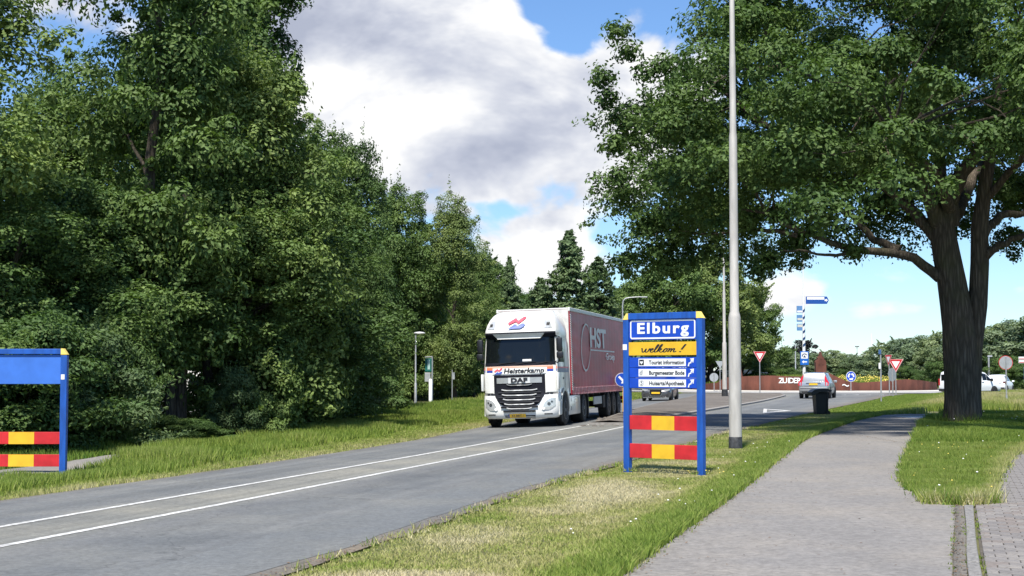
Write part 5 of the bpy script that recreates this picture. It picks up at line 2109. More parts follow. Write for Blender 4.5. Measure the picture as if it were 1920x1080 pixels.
def build_near_lamp():
    s = empty('lamp_post', (5.19, 35.44, 0), 0, 'tall stepped aluminium lamp post on the verge right of the welcome sign', 'lamp post', 'tall lamp posts')
    mb = MB()
    mb.lathe([(.150, .28), (.143, 2.4), (.141, 3.05), (.128, 3.12), (.105, 3.20), (.098, 5.4), (.094, 7.3), (.078, 7.42), (.072, 9.2), (.062, 9.3), (.056, 12.2)], 'z', (0, 0, 0), 24)
    mb.build('shaft', ALU_GREY, s, 50)
    mb = MB()
    mb.lathe([(.158, -.1), (.160, .27), (.150, .285)], 'z', (0, 0, 0), 24)
    mb.build('base_sleeve', M('tar_sleeve', (.03, .032, .034), .6, var=.7, scale=14, detail=8), s, 50)
    mb = MB()
    mb.tube([(0, 0, 12.1), (-.15, .1, 12.5), (-.6, .5, 12.65)], [.05, .045, .04], 10)
    mb.build('arm', ALU_GREY, s, 50)
    mb = MB()
    mb.rbox((-.95, .8, 12.68), (.7, .28, .12), .04, R(-40))
    mb.build('lamp_head', SIGN_BACK, s)


build_near_lamp()


def build_mid_lamp():
    d = 101.9
    s = empty('lamp_post', (at(1358, d), d, .13), 0, 'slimmer distant lamp post on the traffic island left of the tall one', 'lamp post', 'tall lamp posts')
    MB().lathe([(.16, .5), (.15, 2.9), (.14, 3.6), (.10, 3.7), (.095, 7.0), (.07, 7.1), (.06, 11.0)], 'z', (0, 0, 0), 14).build('shaft', ALU_GREY, s, 50)
    MB().lathe([(.21, -.05), (.21, .5), (.16, .52)], 'z', (0, 0, 0), 14).build('base_sleeve', MATS['tar_sleeve'], s, 50)
    MB().tube([(0, 0, 10.9), (.2, 0, 11.2), (.8, 0, 11.3)], .045, 8).build('arm', ALU_GREY, s, 50)
    MB().rbox((1.1, 0, 11.32), (.7, .26, .12), .04).build('lamp_head', SIGN_BACK, s)


build_mid_lamp()


def build_curved_lamp():
    d = 104
    s = empty('street_lamp', (at(1167.5, d), d, 0), 0, 'thin lamp with arm arched to the right above the welcome board', 'street lamp')
    top = top_h(558, d)
    P = [(0, 0, 0), (0, 0, top - .55), (.05, 0, top - .22), (.2, 0, top - .06), (.5, 0, top), (1.25, 0, top + .05)]
    MB().tube([P[0], (0, 0, 2.5), (0, 0, 2.6)] + P[1:], [.075, .075, .055, .05, .045, .04, .04, .035], 10).build('pole', GALV, s, 50)
    MB().rbox((1.45, 0, top + .03), (.5, .2, .08), .03).build('lamp_head', SIGN_BACK, s)


build_curved_lamp()


def build_small_lamp():
    d = 90
    s = empty('street_lamp', (at(779.5, d), d, Zs(at(780, d), d)), 0, 'short street lamp with flat head standing before the wood', 'street lamp')
    top = top_h(624, d) + .05
    MB().lathe([(.075, -.1), (.075, 1.2), (.05, 1.25), (.042, top)], 'z', (0, 0, 0), 12).build('pole', GALV, s, 50)
    m = MB()
    m.lathe([(.001, -.09), (.16, -.07), (.26, 0), (.2, .06), (.001, .10)], 'z', (0, 0, 0), 14)
    o = m.build('lamp_head', M('lamp_head_grey', (.50, .51, .50), .45, .2, var=.1), s, 50, (.22, 0, top))
    for v in o.data.vertices:
        v.co.x *= 1.35
        v.co.y *= .6


build_small_lamp()


def build_notice_post():
    d = 91
    s = empty('notice_board', (at(809, d), d, Zs(at(809, d), d)), 0, 'green notice board on grey frame beside a white column at the wood edge', 'notice board')
    z = lambda py: top_h(py, d) + .05
    for px in (810.5,):
        MB().cyl((at(px, d) - at(809, d), 0, 0), (at(px, d) - at(809, d), 0, z(668)), .05).build('post', GALV, s)
    MB().tube([(at(797, d) - at(809, d), 0, z(669)), (at(811, d) - at(809, d), 0, z(668))], .035, 6).build('top_bar', GALV, s)
    b = MB().rbox((at(803.5, d) - at(809, d), -.03, (z(671) + z(696)) / 2), (.40, .05, z(671) - z(696)), .01).build('green_board', M('notice_green', (.015, .12, .10), .4, var=.2, scale=3), s)
    MB().b2(at(802, d) - at(809, d), at(806.5, d) - at(809, d), -.066, -.058, z(692), z(674)).build('pale_field', M('notice_pale', (.38, .55, .52), .4, var=.2, scale=8), b)
    MB().rbox((at(802, d) - at(809, d), 0, (z(699) + z(714)) / 2), (.34, .12, .55), .02).build('grey_box', SIGN_BACK, s)
    MB().lathe([(.11, 0), (.11, 1.35), (.06, 1.45), (.001, 1.47)], 'z', (at(808, d) - at(809, d), -.2, 0), 14).build('white_column', WHITE, s, 50)
    d = 94
    s = empty('marker_post', (at(848, d), d, Zs(at(848, d), d)), 0, 'thin grey marker post with a small plate right of the green board', 'post')
    MB().cyl((0, 0, -.1), (0, 0, 2.0), .03).build('post', GALV, s)
    MB().rbox((.09, -.03, 1.62), (.14, .02, .42), .006).build('plate', SIGN_BACK, s)


build_notice_post()


def build_bollard_sign():
    d = 61.5
    x = at(1172, d)
    s = empty('keep_right_bollard', (x, d, .14), R(-5), 'yellow bollard with round blue arrow sign at the island tip behind the truck', 'bollard')
    MB().rbox((0, 0, .52), (.22, .20, 1.0), .03).build('yellow_column', M('bollard_yellow', (.82, .50, .02), .5, var=.06), s)
    MB().rbox((0, 0, -.02), (.26, .24, .12), .02).build('foot', DARK_STEEL, s)
    c = (-.13, 1.34)
    m = MB()
    disc(m, c, .28, -.015, .015)
    p = m.build('sign_plate', WHITE, s)
    m = MB()
    disc(m, c, .262, -.021, -.0165)
    m.build('blue_disc', BLUE_SIGN, p)
    a = MB()
    V, F = stroke([(c[0] - .13, c[1] + .13), (c[0] + .05, c[1] - .05)], .085)
    a.add([(x_, -.0225, z_) for x_, z_ in V], F)
    a.add([(c[0] + .15, -.0226, c[1] - .15), (c[0] + .15, -.0226, c[1] + .04), (c[0] + .02, -.0226, c[1] - .02), (c[0] - .04, -.0226, c[1] - .15)], [(0, 1, 2, 3)])
    a.build('arrow', WHITE, p)


build_bollard_sign()


def yield_sign(px, d, side_m, ztop, label, rz=0.0, back=False, z0=0.0, mark=None):
    s = empty('yield_sign', (at(px, d), d, z0), rz, label, 'road sign')
    h = side_m * .866
    MB().cyl((0, .03, -.1), (0, .03, ztop - .05 if back else ztop - h * .1), .038).build('post', GALV, s)
    c = (0, ztop - h / 2)
    m = MB()
    m.prism(tri(c, side_m), -.02, -.004)
    if back:
        m.build('sign_plate', SIGN_BACK, s)
    else:
        p = m.build('sign_plate', M('yield_pink', (.78, .40, .40), .4, var=.04), s)
        c2 = (0, c[1] + h * .045)
        m = MB()
        m.prism(tri(c2, side_m * .86), -.026, -.0215)
        m.build('red_band', RED_SIGN, p)
        m = MB()
        m.prism(tri((0, c[1] + h * .07), side_m * .54), -.032, -.0275)
        m.build('white_field', WHITE, p)
    return s


def build_road_signs():
    yield_sign(1424, 121, 1.02, top_h(662.5, 121), 'red and white yield triangle in front of the rust wall', z0=.14)
    yield_sign(1678.5, 119, 1.20, top_h(673.5, 119), 'red and white yield triangle left of the oak trunk, facing the camera')
    yield_sign(1349.5, 136, .80, top_h(677, 136), 'grey back of a triangular sign left of the slim lamp post', back=True)
    yield_sign(1665.5, 118, 1.0, top_h(665.5, 118), 'yield triangle turned nearly edge on beside the other triangle', rz=R(-72))
    for (px, d, py, r, label, rz, red) in ((1338, 139.5, 707.5, .40, 'grey back of a round sign in front of the rust wall', 0, False), (1671.5, 112, 702.5, .50, 'round grey sign back turned aside near the yield triangle', R(42), False),
                                          (1884.5, 82, 680, .36, 'grey back of a red rimmed round sign right of the oak', 0, True)):
        s = empty('round_sign', (at(px, d), d, 0), rz, label, 'road sign')
        z = top_h(py, d)
        MB().cyl((0, -.05, -.1), (0, -.05, z + r * .8), .04).build('post', GALV, s)
        m = MB()
        disc(m, (0, z), r, -.012, .004)
        p = m.build('sign_plate', SIGN_BACK, s)
        if red:
            m = MB()
            n = 32
            V = []
            for k in range(n):
                a = 2 * math.pi * k / n
                for (rr, yy) in ((r * .985, -.014), (r + .022, -.014), (r + .022, .012), (r * .985, .012)):
                    V.append((rr * math.cos(a), yy, z + rr * math.sin(a)))
            F = []
            for k in range(n):
                for j in range(4):
                    F.append((k * 4 + j, k * 4 + (j + 1) % 4, ((k + 1) % n) * 4 + (j + 1) % 4, ((k + 1) % n) * 4 + j))
            m.add(V, F)
            m.build('red_rim', RED_SIGN, p)
            MB().cyl((0, -.05, .0), (0, -.05, .55), .055).build('ground_sleeve', SIGN_BACK, s)
    # slim post with two small plates
    d = 92
    s = empty('marker_post', (at(1650.5, d), d, 0), 0, 'thin post with small pale plates left of the yield triangles', 'post')
    MB().cyl((0, 0, -.1), (0, 0, top_h(655, d)), .045).build('post', GALV, s)
    MB().rbox((-.06, -.05, top_h(660, d)), (.16, .03, .28), .008).build('blue_plate', M('small_blue_plate', (.05, .11, .25), .4), s)
    MB().rbox((-.08, -.05, top_h(686, d)), (.12, .03, .36), .008).build('white_plate', WHITE, s)
    # roundabout direction sign
    d = 136.6
    s = empty('roundabout_sign', (at(1594.5, d), d, .1), R(12), 'round blue sign with three white circling arrows before the rust wall', 'road sign')
    c = (0, 1.30)
    MB().cyl((0, .04, 0), (0, .04, 1.2), .04).build('post', GALV, s)
    m = MB()
    disc(m, c, .47, -.015, .015)
    p = m.build('sign_plate', WHITE, s)
    m = MB()
    disc(m, c, .435, -.022, -.0165)
    m.build('blue_disc', BLUE_SIGN, p)
    for k in range(3):
        a0 = R(90 + 120 * k + 20)
        a = MB()
        P = [(c[0] + .25 * math.cos(a0 + R(62) * i / 8), c[1] + .25 * math.sin(a0 + R(62) * i / 8)) for i in range(9)]
        V, F = stroke(P, .13)
        a.add([(x, -.0235, z) for x, z in V], F)
        e = a0 + R(62)
        f = e + R(38)
        a.add([(c[0] + .13 * math.cos(e), -.0236, c[1] + .13 * math.sin(e)), (c[0] + .37 * math.cos(e), -.0236, c[1] + .37 * math.sin(e)), (c[0] + .25 * math.cos(f), -.0236, c[1] + .25 * math.sin(f))], [(0, 1, 2)])
        a.build('arrow', WHITE, p)
    # direction board at the right edge
    d = 95
    s = empty('direction_sign', (at(1932, d), d, 0), R(0), 'red and white direction board reaching in from the right edge', 'road sign')
    MB().cyl((0, 0, -.1), (0, 0, top_h(660, d)), .06).build('post', GALV, s)
    for z0, z1 in ((669, 674.5), (675.5, 681)):
        z = (top_h(z0, d) + top_h(z1, d)) / 2
        b = MB().rbox((.05, -.08, z), (1.7, .04, top_h(z0, d) - top_h(z1, d)), .008).build('board', WHITE, s)
        MB().b2(-.78, .88, -.1035, -.1005, z - .06, z - .015).build('red_lettering_band', RED_SIGN, b)
    MB().rbox((-.22, -.08, top_h(703, d)), (.5, .04, 1.0), .02).build('blue_white_plate', M('pale_blue_plate', (.25, .40, .72), .4, var=.2, scale=2), s)


build_road_signs()


def build_mast():
    d = 149
    s = empty('signpost_mast', (at(1507, d), d, 1.0), 0, 'tall white mast with blue spiral bands and blue finger boards', 'mast')
    z = lambda py: top_h(py, d) - 1.0
    x = lambda px: at(px, d) - at(1507, d)
    MB().lathe([(.17, -.1), (.15, z(640)), (.12, z(556)), (.10, z(553)), (.06, z(540)), (.045, z(430))], 'z', (0, 0, 0), 14).build('pole', M('mast_white', (.70, .71, .70), .45, var=.05), s, 50)
    sp = MB()
    for k, py in enumerate((583, 596, 609, 622, 635, 647)):
        r = np.interp(py, [556, 640], [.125, .155])
        pts = [((r + .004) * math.cos(a), (r + .004) * math.sin(a), z(py) - .22 + .5 * (a + 2.4) / 4.2) for a in np.linspace(-2.4, 1.8, 12)]
        V, F = [], []
        for p in pts:
            V += [(p[0], p[1], p[2]), (p[0], p[1], p[2] + .26)]
        F = [(2 * i, 2 * i + 2, 2 * i + 3, 2 * i + 1) for i in range(11)]
        sp.add(V, F)
    sp.build('blue_spiral', M('mast_navy', (.015, .05, .14), .45), s)
    m = MB()
    m.prism([(x(1511.5), z(570)), (x(1551), z(570)), (x(1554.5), z(563)), (x(1551), z(556)), (x(1511.5), z(556))], -.04, .04)
    f = m.build('finger_board', M('finger_blue', (.010, .07, .30), .4), s)
    MB().b2(x(1513.5), x(1546), -.046, -.042, z(561.8), z(557)).build('white_field', WHITE, f)
    m = MB()
    V, F = stroke([(x(1546.5), z(563)), (x(1551), z(563))], .16)
    m.add([(a, -.0465, b) for a, b in V], F)
    m.add([(x(1552.8), -.0466, z(563)), (x(1549.5), -.0466, z(560)), (x(1549.5), -.0466, z(566))], [(0, 1, 2)])
    m.build('arrow', WHITE, f)
    pale = M('board_pale_blue', (.10, .22, .42), .4)
    cream = M('board_cream', (.55, .54, .46), .5)
    for (p0, p1, k) in ((573.5, 587, 0), (590.5, 603.5, 1), (607, 620, 2)):
        b = MB().rbox(((x(1494) + x(1506)) / 2, 0, (z(p0) + z(p1)) / 2), (x(1506) - x(1494), .06, z(p0) - z(p1)), .015).build('side_board', pale, s)
        zz = [(p1 - 4.5, p1 - 1.2), (p0 + 6, p0 + 10), (p0 + 1.5, p0 + 6.5)][k]
        MB().b2(x(1495.2), x(1505), -.037, -.0325, z(zz[1]), z(zz[0])).build('pale_field', cream if k else WHITE, b)
    # blue and white information plate at the foot
    b = MB().rbox((x(1506.8), -.25, (z(659) + z(684.5)) / 2), (x(1514.8) - x(1499), .05, z(659) - z(684.5)), .02).build('information_plate', M('info_blue', (.012, .13, .50), .4), s)
    MB().b2(x(1500.6), x(1513.2), -.282, -.2765, z(672.5), z(660.6)).build('white_field', WHITE, b)
    m = MB()
    P = [(x(1507) + .22 * math.cos(a), z(667.5) + .20 * math.sin(a)) for a in np.linspace(R(20), R(200), 10)]
    V, F = stroke(P, .09)
    m.add([(a, -.284, c) for a, c in V], F)
    m.add([(x(1504), -.284, z(670.5)), (x(1510), -.284, z(670.5)), (x(1507), -.284, z(666))], [(0, 1, 2)])
    m.build('symbol', M('symbol_navy', (.01, .03, .09), .5), b)
    m = MB()
    V, F = stroke([(x(1511.5), z(678.5)), (x(1504.5), z(678.5))], .12)
    m.add([(a, -.2775, c) for a, c in V], F)
    m.add([(x(1502), -.2776, z(678.5)), (x(1505.6), -.2776, z(675.4)), (x(1505.6), -.2776, z(681.6))], [(0, 1, 2)])
    m.build('arrow', WHITE, b)


build_mast()


def build_far_masts():
    grey = M('far_mast_grey', (.42, .44, .46), .5, var=.05)
    for (px, py, d, lab) in ((1468.5, 651, 330, 'left of the beech'), (1491, 646, 250, 'just left of the blue banded mast'), (1557, 657, 360, 'right of the steel gable'), (1606.5, 649, 330, 'above the round blue sign'), (1653, 643, 300, 'above the yield triangles')):
        s = empty('floodlight_mast', (at(px, d), d, 0), 0, 'thin distant floodlight mast ' + lab, 'mast', 'distant floodlight masts')
        h = top_h(py, d)
        MB().lathe([(.13, -.1), (.07, h)], 'z', (0, 0, 0), 8).build('pole', grey, s, 50)
        if px != 1491:
            MB().rbox((0, 0, h), (.85, .2, .16), .03).build('crossbar', grey, s)
            for k in (-1, 0, 1):
                MB().rbox((k * .3, -.15, h - .12), (.22, .2, .2), .03).build('floodlight', DARK_STEEL, s)
        else:
            MB().rbox((-.25, 0, h), (.6, .18, .1), .03).build('floodlight', grey, s)
    s = empty('lamp_column', (at(1853, 150), 150, 0), 0, 'small lamp column above the white hatchback right of the oak', 'street lamp')
    h = top_h(669, 150)
    MB().lathe([(.12, -.1), (.09, h)], 'z', (0, 0, 0), 8).build('pole', GALV, s, 50)
    MB().rbox((.1, 0, h + .05), (.45, .25, .14), .03).build('lamp_head', grey, s)
    wt = M('turbine_white', (.80, .82, .84), .5, var=.03)
    for (px, py, d, angs, bl, lab) in ((1633.5, 656, 2600, (92, 212, 332), 28, 'white wind turbine left of the oak with one blade pointing up'), (1513, 668, 2700, (20, 140, 260), 30, 'white wind turbine mostly hidden behind the dark beech')):
        s = empty('wind_turbine', (at(px, d), d, 0), 0, lab, 'wind turbine', 'wind turbines on the horizon')
        h = top_h(py, d)
        MB().lathe([(2.0, -1), (1.1, h)], 'z', (0, 0, 0), 12).build('tower', wt, s, 50)
        MB().rbox((0, 0, h), (2.6, 6, 2.6), .6).build('nacelle', wt, s)
        for a in angs:
            m = MB()
            ca, sa = math.cos(R(a)), math.sin(R(a))
            P = [(0, -.7), (bl * .2, -1.5), (bl, -.25), (bl, .25), (bl * .2, .9), (0, .7)]
            m.prism([(p[0] * ca - p[1] * sa, h + p[0] * sa + p[1] * ca) for p in P], -4.0, -3.6)
            m.build('blade', wt, s)


build_far_masts()


def build_bin():
    d = 62.5
    s = empty('wheeled_bin', (at(1536, d), d, .02), R(4), 'black wheeled refuse bin with closed lid standing on the verge', 'bin')
    # seen from its side: front to the left, wheels and handle to the right
    m = MB()
    secs = [(.03, -.20, .215, .225), (.10, -.21, .225, .235), (.85, -.255, .30, .285), (.93, -.275, .315, .30), (.955, -.30, .33, .31)]
    V, F = [], []
    for (z, xf, xb, hw) in secs:
        V += [(xf, -hw, z), (xb, -hw, z), (xb, hw, z), (xf, hw, z)]
    for i in range(len(secs) - 1):
        for k in range(4):
            k2 = (k + 1) % 4
            F.append((4 * i + k, 4 * i + k2, 4 * i + 4 + k2, 4 * i + 4 + k))
    F += [(3, 2, 1, 0), tuple(4 * (len(secs) - 1) + k for k in range(4))]
    m.add(V, F)
    for y in (-.292, .292):
        m.b2(.22, .26, y - .012, y + .012, .1, .93)
    m.build('body', BLACK_PLASTIC, s)
    m = MB()
    # lid: slopes down to an overhanging front lip
    P = [(-.44, .80), (-.43, .95), (-.30, 1.055), (.0, 1.10), (.25, 1.095), (.36, 1.04), (.37, .965), (-.10, .962), (-.28, .84)]
    m.prism(P, -.325, .325)
    m.build('lid', BLACK_PLASTIC, s)
    MB().tube([(.40, -.24, 1.0), (.43, -.22, 1.02), (.43, .22, 1.02), (.40, .24, 1.0)], .018, 8).build('handle', BLACK_PLASTIC, s, 60)
    MB().cyl((.25, -.29, .10), (.25, .29, .10), .015).build('axle', DARK_STEEL, s)
    for y in (-.27, .27):
        MB().lathe([(.03, -.03), (.095, -.028), (.10, 0), (.095, .028), (.03, .03)], 'y', (.25, y, .10), 18).build('wheel', BLACK_RUBBER, s, 40)


build_bin()


def build_caravan():
    d = 172
    s = empty('caravan', (at(1384, d), d, 0), 0, 'long white roofed caravan seen over the rust wall', 'caravan')
    w = at(1442, d) - at(1326, d)
    z = lambda py: top_h(py, d)
    m = MB()
    P = [(-w / 2, .6), (w / 2, .6), (w / 2, z(700)), (w / 2 - .12, z(696)), (w / 2 - .5, z(693.2)), (-w / 2 + 1.4, z(693)), (-w / 2 + .2, z(697)), (-w / 2, z(699))]
    m.prism(P, -1.1, 1.1)
    b = m.build('body', M('caravan_white', (.80, .81, .80), .4, var=.04), s)
    MB().b2(-w / 2 + .3, w / 2 - .2, -1.112, -1.104, .75, z(700.5)).build('cream_side', M('caravan_cream', (.46, .41, .32), .6, var=.2, scale=4), b)
    for k in range(4):
        x = -w / 2 + 1.2 + k * 1.45
        MB().b2(x, x + .8, -1.122, -1.114, 1.05, 1.5).build('window', GLASS_DARK, s)
    for x in (-.6, .6):
        MB().lathe([(.1, -.1), (.32, -.09), (.33, 0), (.32, .09), (.1, .1)], 'y', (x, -.95, .33), 16).build('wheel', BLACK_RUBBER, s, 40)
    MB().b2(-w / 2 + .2, w / 2 - .2, -1.0, 1.0, .35, .6).build('chassis', DARK_STEEL, s)
    for x in (-w / 2 + .5, w / 2 - .5):
        MB().b2(x - .05, x + .05, -.9, -.8, 0, .36).build('support_leg', DARK_STEEL, s)


build_caravan()
# ------------------------------------------------------------------ vehicles
def wheel(parent, x, y, r, w, side, rim_mat, truck=False):
    """wheel with its outer face towards side (+1 right, -1 left)"""
    h = w / 2
    m = MB()
    m.lathe([(r * .60, -h), (r * .9, -h), (r * .985, -h * .8), (r, -h * .4), (r, h * .4), (r * .985, h * .8), (r * .9, h), (r * .60, h)], 'x', (0, 0, 0), 28)
    t = m.build('wheel', BLACK_RUBBER, parent, 40, (x, y, r))
    m = MB()
    o = side * h
    if truck:
        m.lathe([(r * .62, o * .9), (r * .58, o * 1.02), (r * .50, o * .55), (r * .26, o * .45), (r * .24, o * .95), (r * .12, o * 1.0), (.001, o * 1.0)], 'x', (0, 0, 0), 24)
    else:
        m.lathe([(r * .66, o * .9), (r * .63, o * 1.02), (r * .58, o * .5), (.001, o * .45)], 'x', (0, 0, 0), 24)
    rim = m.build('rim', rim_mat if truck else DARK_STEEL, t, 40)
    if not truck:
        s = MB()
        for k in range(5):
            a = 2 * math.pi * k / 5 + .3
            s.box((o * .86, math.cos(a) * r * .36, math.sin(a) * r * .36), (.025, r * .58, r * .17), 0, 0, a)
        s.lathe([(r * .15, o * .9), (r * .12, o * 1.0), (.001, o * 1.0)], 'x', (0, 0, 0), 12)
        s.build('spokes', rim_mat, t)
    return t


TR_W = [(.30, 1.14, .10), (.36, 1.20, .03), (.46, 1.235, .0), (.60, 1.245, -.01), (.95, 1.25, .0), (1.10, 1.245, .05), (1.12, 1.235, .08), (1.75, 1.24, .07), (2.06, 1.235, .10), (2.5, 1.22, .17), (2.98, 1.205, .27), (3.08, 1.21, .18),
        (3.20, 1.20, .20), (3.40, 1.16, .32), (3.58, 1.10, .50), (3.72, 1.03, .72), (3.82, .96, 1.0), (3.87, .90, 1.35), (3.885, .84, 1.7)]


def build_truck():
    YO = -1.38
    zs_ = [a for a, _, _ in TR_W]

    def w_(z):
        return float(np.interp(z, zs_, [b for _, b, _ in TR_W]))

    def yf_(z):
        return float(np.interp(z, zs_, [c for _, _, c in TR_W])) + YO

    def front(x, z):
        w = w_(z)
        t = min(1, abs(x) / w)
        return yf_(z) + .07 * t ** 2 + .22 * t ** 9
    phi = 12.7
    s = empty('semi_truck', (.57, 51.3, -.035), 0, 'white tractor unit pulling a dark red curtain sided trailer towards the camera', 'truck', rot=(0, R(-1.7), R(-phi)))
    PAINT = M('truck_white', (.78, .78, .75), .32, var=.05, scale=1.5, coat=.35)
    SILVER = M('truck_silver', (.50, .51, .51), .35, .5, var=.08)
    GRILLE = M('grille_black', (.008, .009, .015), .7, var=.2, scale=12, spec=.2)
    back = YO + 2.28
    # cab shell lofted through levels
    lev = [z for z in zs_]
    lev = sorted(set(lev + [1.3, 1.5, 1.9, 2.25, 2.75]))
    ring = []
    us = [-1, -.985, -.95, -.9, -.8, -.6, -.3, 0, .3, .6, .8, .9, .95, .985, 1]
    V, F = [], []
    for z in lev:
        w = w_(z)
        row = [(-w, back, z), (-w, (back + YO) / 2 + .3, z)] + [(u * w, front(u * w, z), z) for u in us] + [(w, (back + YO) / 2 + .3, z), (w, back, z)]
        V += row
    n = len(us) + 4
    for i in range(len(lev) - 1):
        for k in range(n - 1):
            F.append((i * n + k, i * n + k + 1, (i + 1) * n + k + 1, (i + 1) * n + k))
        F.append((i * n + n - 1, i * n, (i + 1) * n, (i + 1) * n + n - 1))
    F.append(tuple(range(n)))
    F.append(tuple((len(lev) - 1) * n + k for k in range(n - 1, -1, -1)))
    # wheel well cut: lower rear of the cab is left open by starting the sides above the wheel
    mb = MB()
    mb.add(V, F)
    cab = mb.build('cab', PAINT, s, 38)

    def patch(name, mat, parent, xl, xr, z0, z1, off, nx=12, nz=4, depth=.03, smooth=40):
        """panel following the cab front between x=xl(z)..xr(z), standing off forward"""
        fx0 = xl if callable(xl) else (lambda z: xl)
        fx1 = xr if callable(xr) else (lambda z: xr)
        V, F = [], []
        for i in range(nz + 1):
            z = z0 + (z1 - z0) * i / nz
            a, b = fx0(z), fx1(z)
            for j in range(nx + 1):
                x = a + (b - a) * j / nx
                V.append((x, front(x, z) - off, z))
        m = nx + 1
        for i in range(nz):
            for j in range(nx):
                F.append((i * m + j, i * m + j + 1, (i + 1) * m + j + 1, (i + 1) * m + j))
        per = [j for j in range(m)] + [i * m + nx for i in range(1, nz + 1)] + [nz * m + j for j in range(nx - 1, -1, -1)] + [i * m for i in range(nz - 1, 0, -1)]
        b0 = len(V)
        V += [(V[p][0], V[p][1] + depth, V[p][2]) for p in per]
        q = len(per)
        for k in range(q):
            F.append((per[k], per[(k + 1) % q], b0 + (k + 1) % q, b0 + k))
        mb = MB()
        mb.add(V, F)
        return mb.build(name, mat, parent, smooth)

    # glass, visor
    ws = patch('windscreen', GLASS_DARK, cab, lambda z: -w_(z) * .955, lambda z: w_(z) * .955, 2.10, 2.98, .012, 20, 5)
    patch('dark_mask', GRILLE, cab, lambda z: -w_(z) * .985, lambda z: w_(z) * .985, 2.96, 3.14, .028, 20, 3)
    patch('dark_sill', GRILLE, cab, lambda z: -w_(z) * .965, lambda z: w_(z) * .965, 2.04, 2.14, .018, 20, 2)
    patch('sun_visor', PAINT, cab, lambda z: -.72 - (z - 2.92) * .9, lambda z: .72 + (z - 2.92) * .9, 2.92, 3.09, .10, 16, 4, .09)
    for x in (-.75, -.05, .62):
        mb = MB()
        mb.tube([(x, front(x, 2.10) - .03, 2.08), (x + .30, front(x + .3, 2.13) - .035, 2.125), (x + .62, front(x + .6, 2.16) - .03, 2.15)], [.014, .012, .01], 6)
        mb.build('wiper', BLACK_PLASTIC, cab)
    MB().b2(.12, .42, front(.2, 2.2) - .018, front(.2, 2.2) - .010, 2.17, 2.24).build('windscreen_card', WHITE, cab)
    # livery band and name
    ORG = M('livery_orange', (.80, .22, .10), .35, var=.1, coat=.3)
    NAVY = M('livery_blue', (.03, .06, .34), .35, var=.1, coat=.3)
    LIVR = M('livery_peach', (.82, .52, .40), .35, var=.05, coat=.3)
    patch('peach_stripe', LIVR, cab, lambda z: -w_(z) * .985, lambda z: w_(z) * .985, 1.985, 2.035, .006, 20, 1, .02)
    patch('orange_stripe', ORG, cab, lambda z: -w_(z) * .985, lambda z: w_(z) * .985, 1.90, 1.985, .006, 20, 1, .02)
    patch('blue_stripe', NAVY, cab, lambda z: -w_(z) * .985, lambda z: w_(z) * .985, 1.825, 1.90, .006, 20, 1, .02)
    npl = patch('name_plate', PAINT, cab, -.90, .93, 1.765, 1.965, .014, 14, 2, .02)
    t = text_obj('lettering', 'Heisterkamp', .235, BLACK_INK, npl, (.155, front(.15, 1.87) - .024, 1.858), bold=.007, shear=.18, width=1.36)
    for v in t.data.vertices:  # follow the curve of the front
        x = v.co.x + .155
        v.co.z -= (front(x, 1.87) - front(.15, 1.87))

    def logo(parent, cx, cz, wd, mats, zf):
        for k, (mat, P) in enumerate(((mats[0], [(-.5, .0), (-.1, .28), (.06, .12), (.30, .32), (.46, .34), (.44, .22), (.10, -.06), (-.06, .06), (-.40, -.10)]), (mats[1], [(-.5, -.34), (-.08, -.06), (.06, -.18), (.30, -.04), (.47, -.06), (.42, -.20), (.22, -.32)]))):
            m = MB()
            V3 = [(cx + p[0] * wd, front(cx + p[0] * wd, zf(cz + p[1] * wd)) - (.026 if wd < .4 else .06), zf(cz + p[1] * wd)) for p in P]
            m.add(V3, [tuple(range(len(P)))])
            m.build('emblem_red' if k == 0 else 'emblem_blue', mat, parent)
    EMR = M('emblem_red', (.72, .09, .13), .4)
    EMB = M('emblem_blue', (.05, .10, .42), .4)
    logo(npl, -.70, 1.865, .30, (EMR, EMB), lambda z: z)
    # roof: upper fairing emblem, lamps
    logo(cab, -.08, 3.46, .62, (EMR, EMB), lambda z: z)
    for sx in (-1, 1):
        m = patch('roof_lamp', LAMP_GLASS, cab, (lambda z: .83 - (z - 3.25) * .05) if sx > 0 else (lambda z: -1.10 + (z - 3.25) * .40), (lambda z: 1.10 - (z - 3.25) * .40) if sx > 0 else (lambda z: -.83 + (z - 3.25) * .05), 3.26, 3.52, .018, 4, 3, .05)
        patch('lamp_lens', DARK_STEEL, m, sx * .96 - .05, sx * .96 + .05, 3.34, 3.44, .024, 2, 2, .01)
    # grille
    g = patch('grille', GRILLE, cab, lambda z: -(.86 if z > 1.1 else .86 - (1.1 - z) * .62 - max(0, .8 - z) * 1.1), lambda z: (.86 if z > 1.1 else .86 - (1.1 - z) * .62 - max(0, .8 - z) * 1.1), .56, 1.735, .018, 16, 10, .04)
    pl = patch('name_bar', SILVER, g, -.76, .76, 1.46, 1.64, .034, 14, 1, .02)
    patch('bright_field', M('bar_white', (.66, .67, .67), .3, .1), pl, -.37, .37, 1.455, 1.645, .040, 8, 1, .01)
    t = text_obj('lettering', 'DAF', .19, BLACK_INK, pl, (0, front(0, 1.55) - .052, 1.55), bold=.012, spacing=1.1, width=.56)
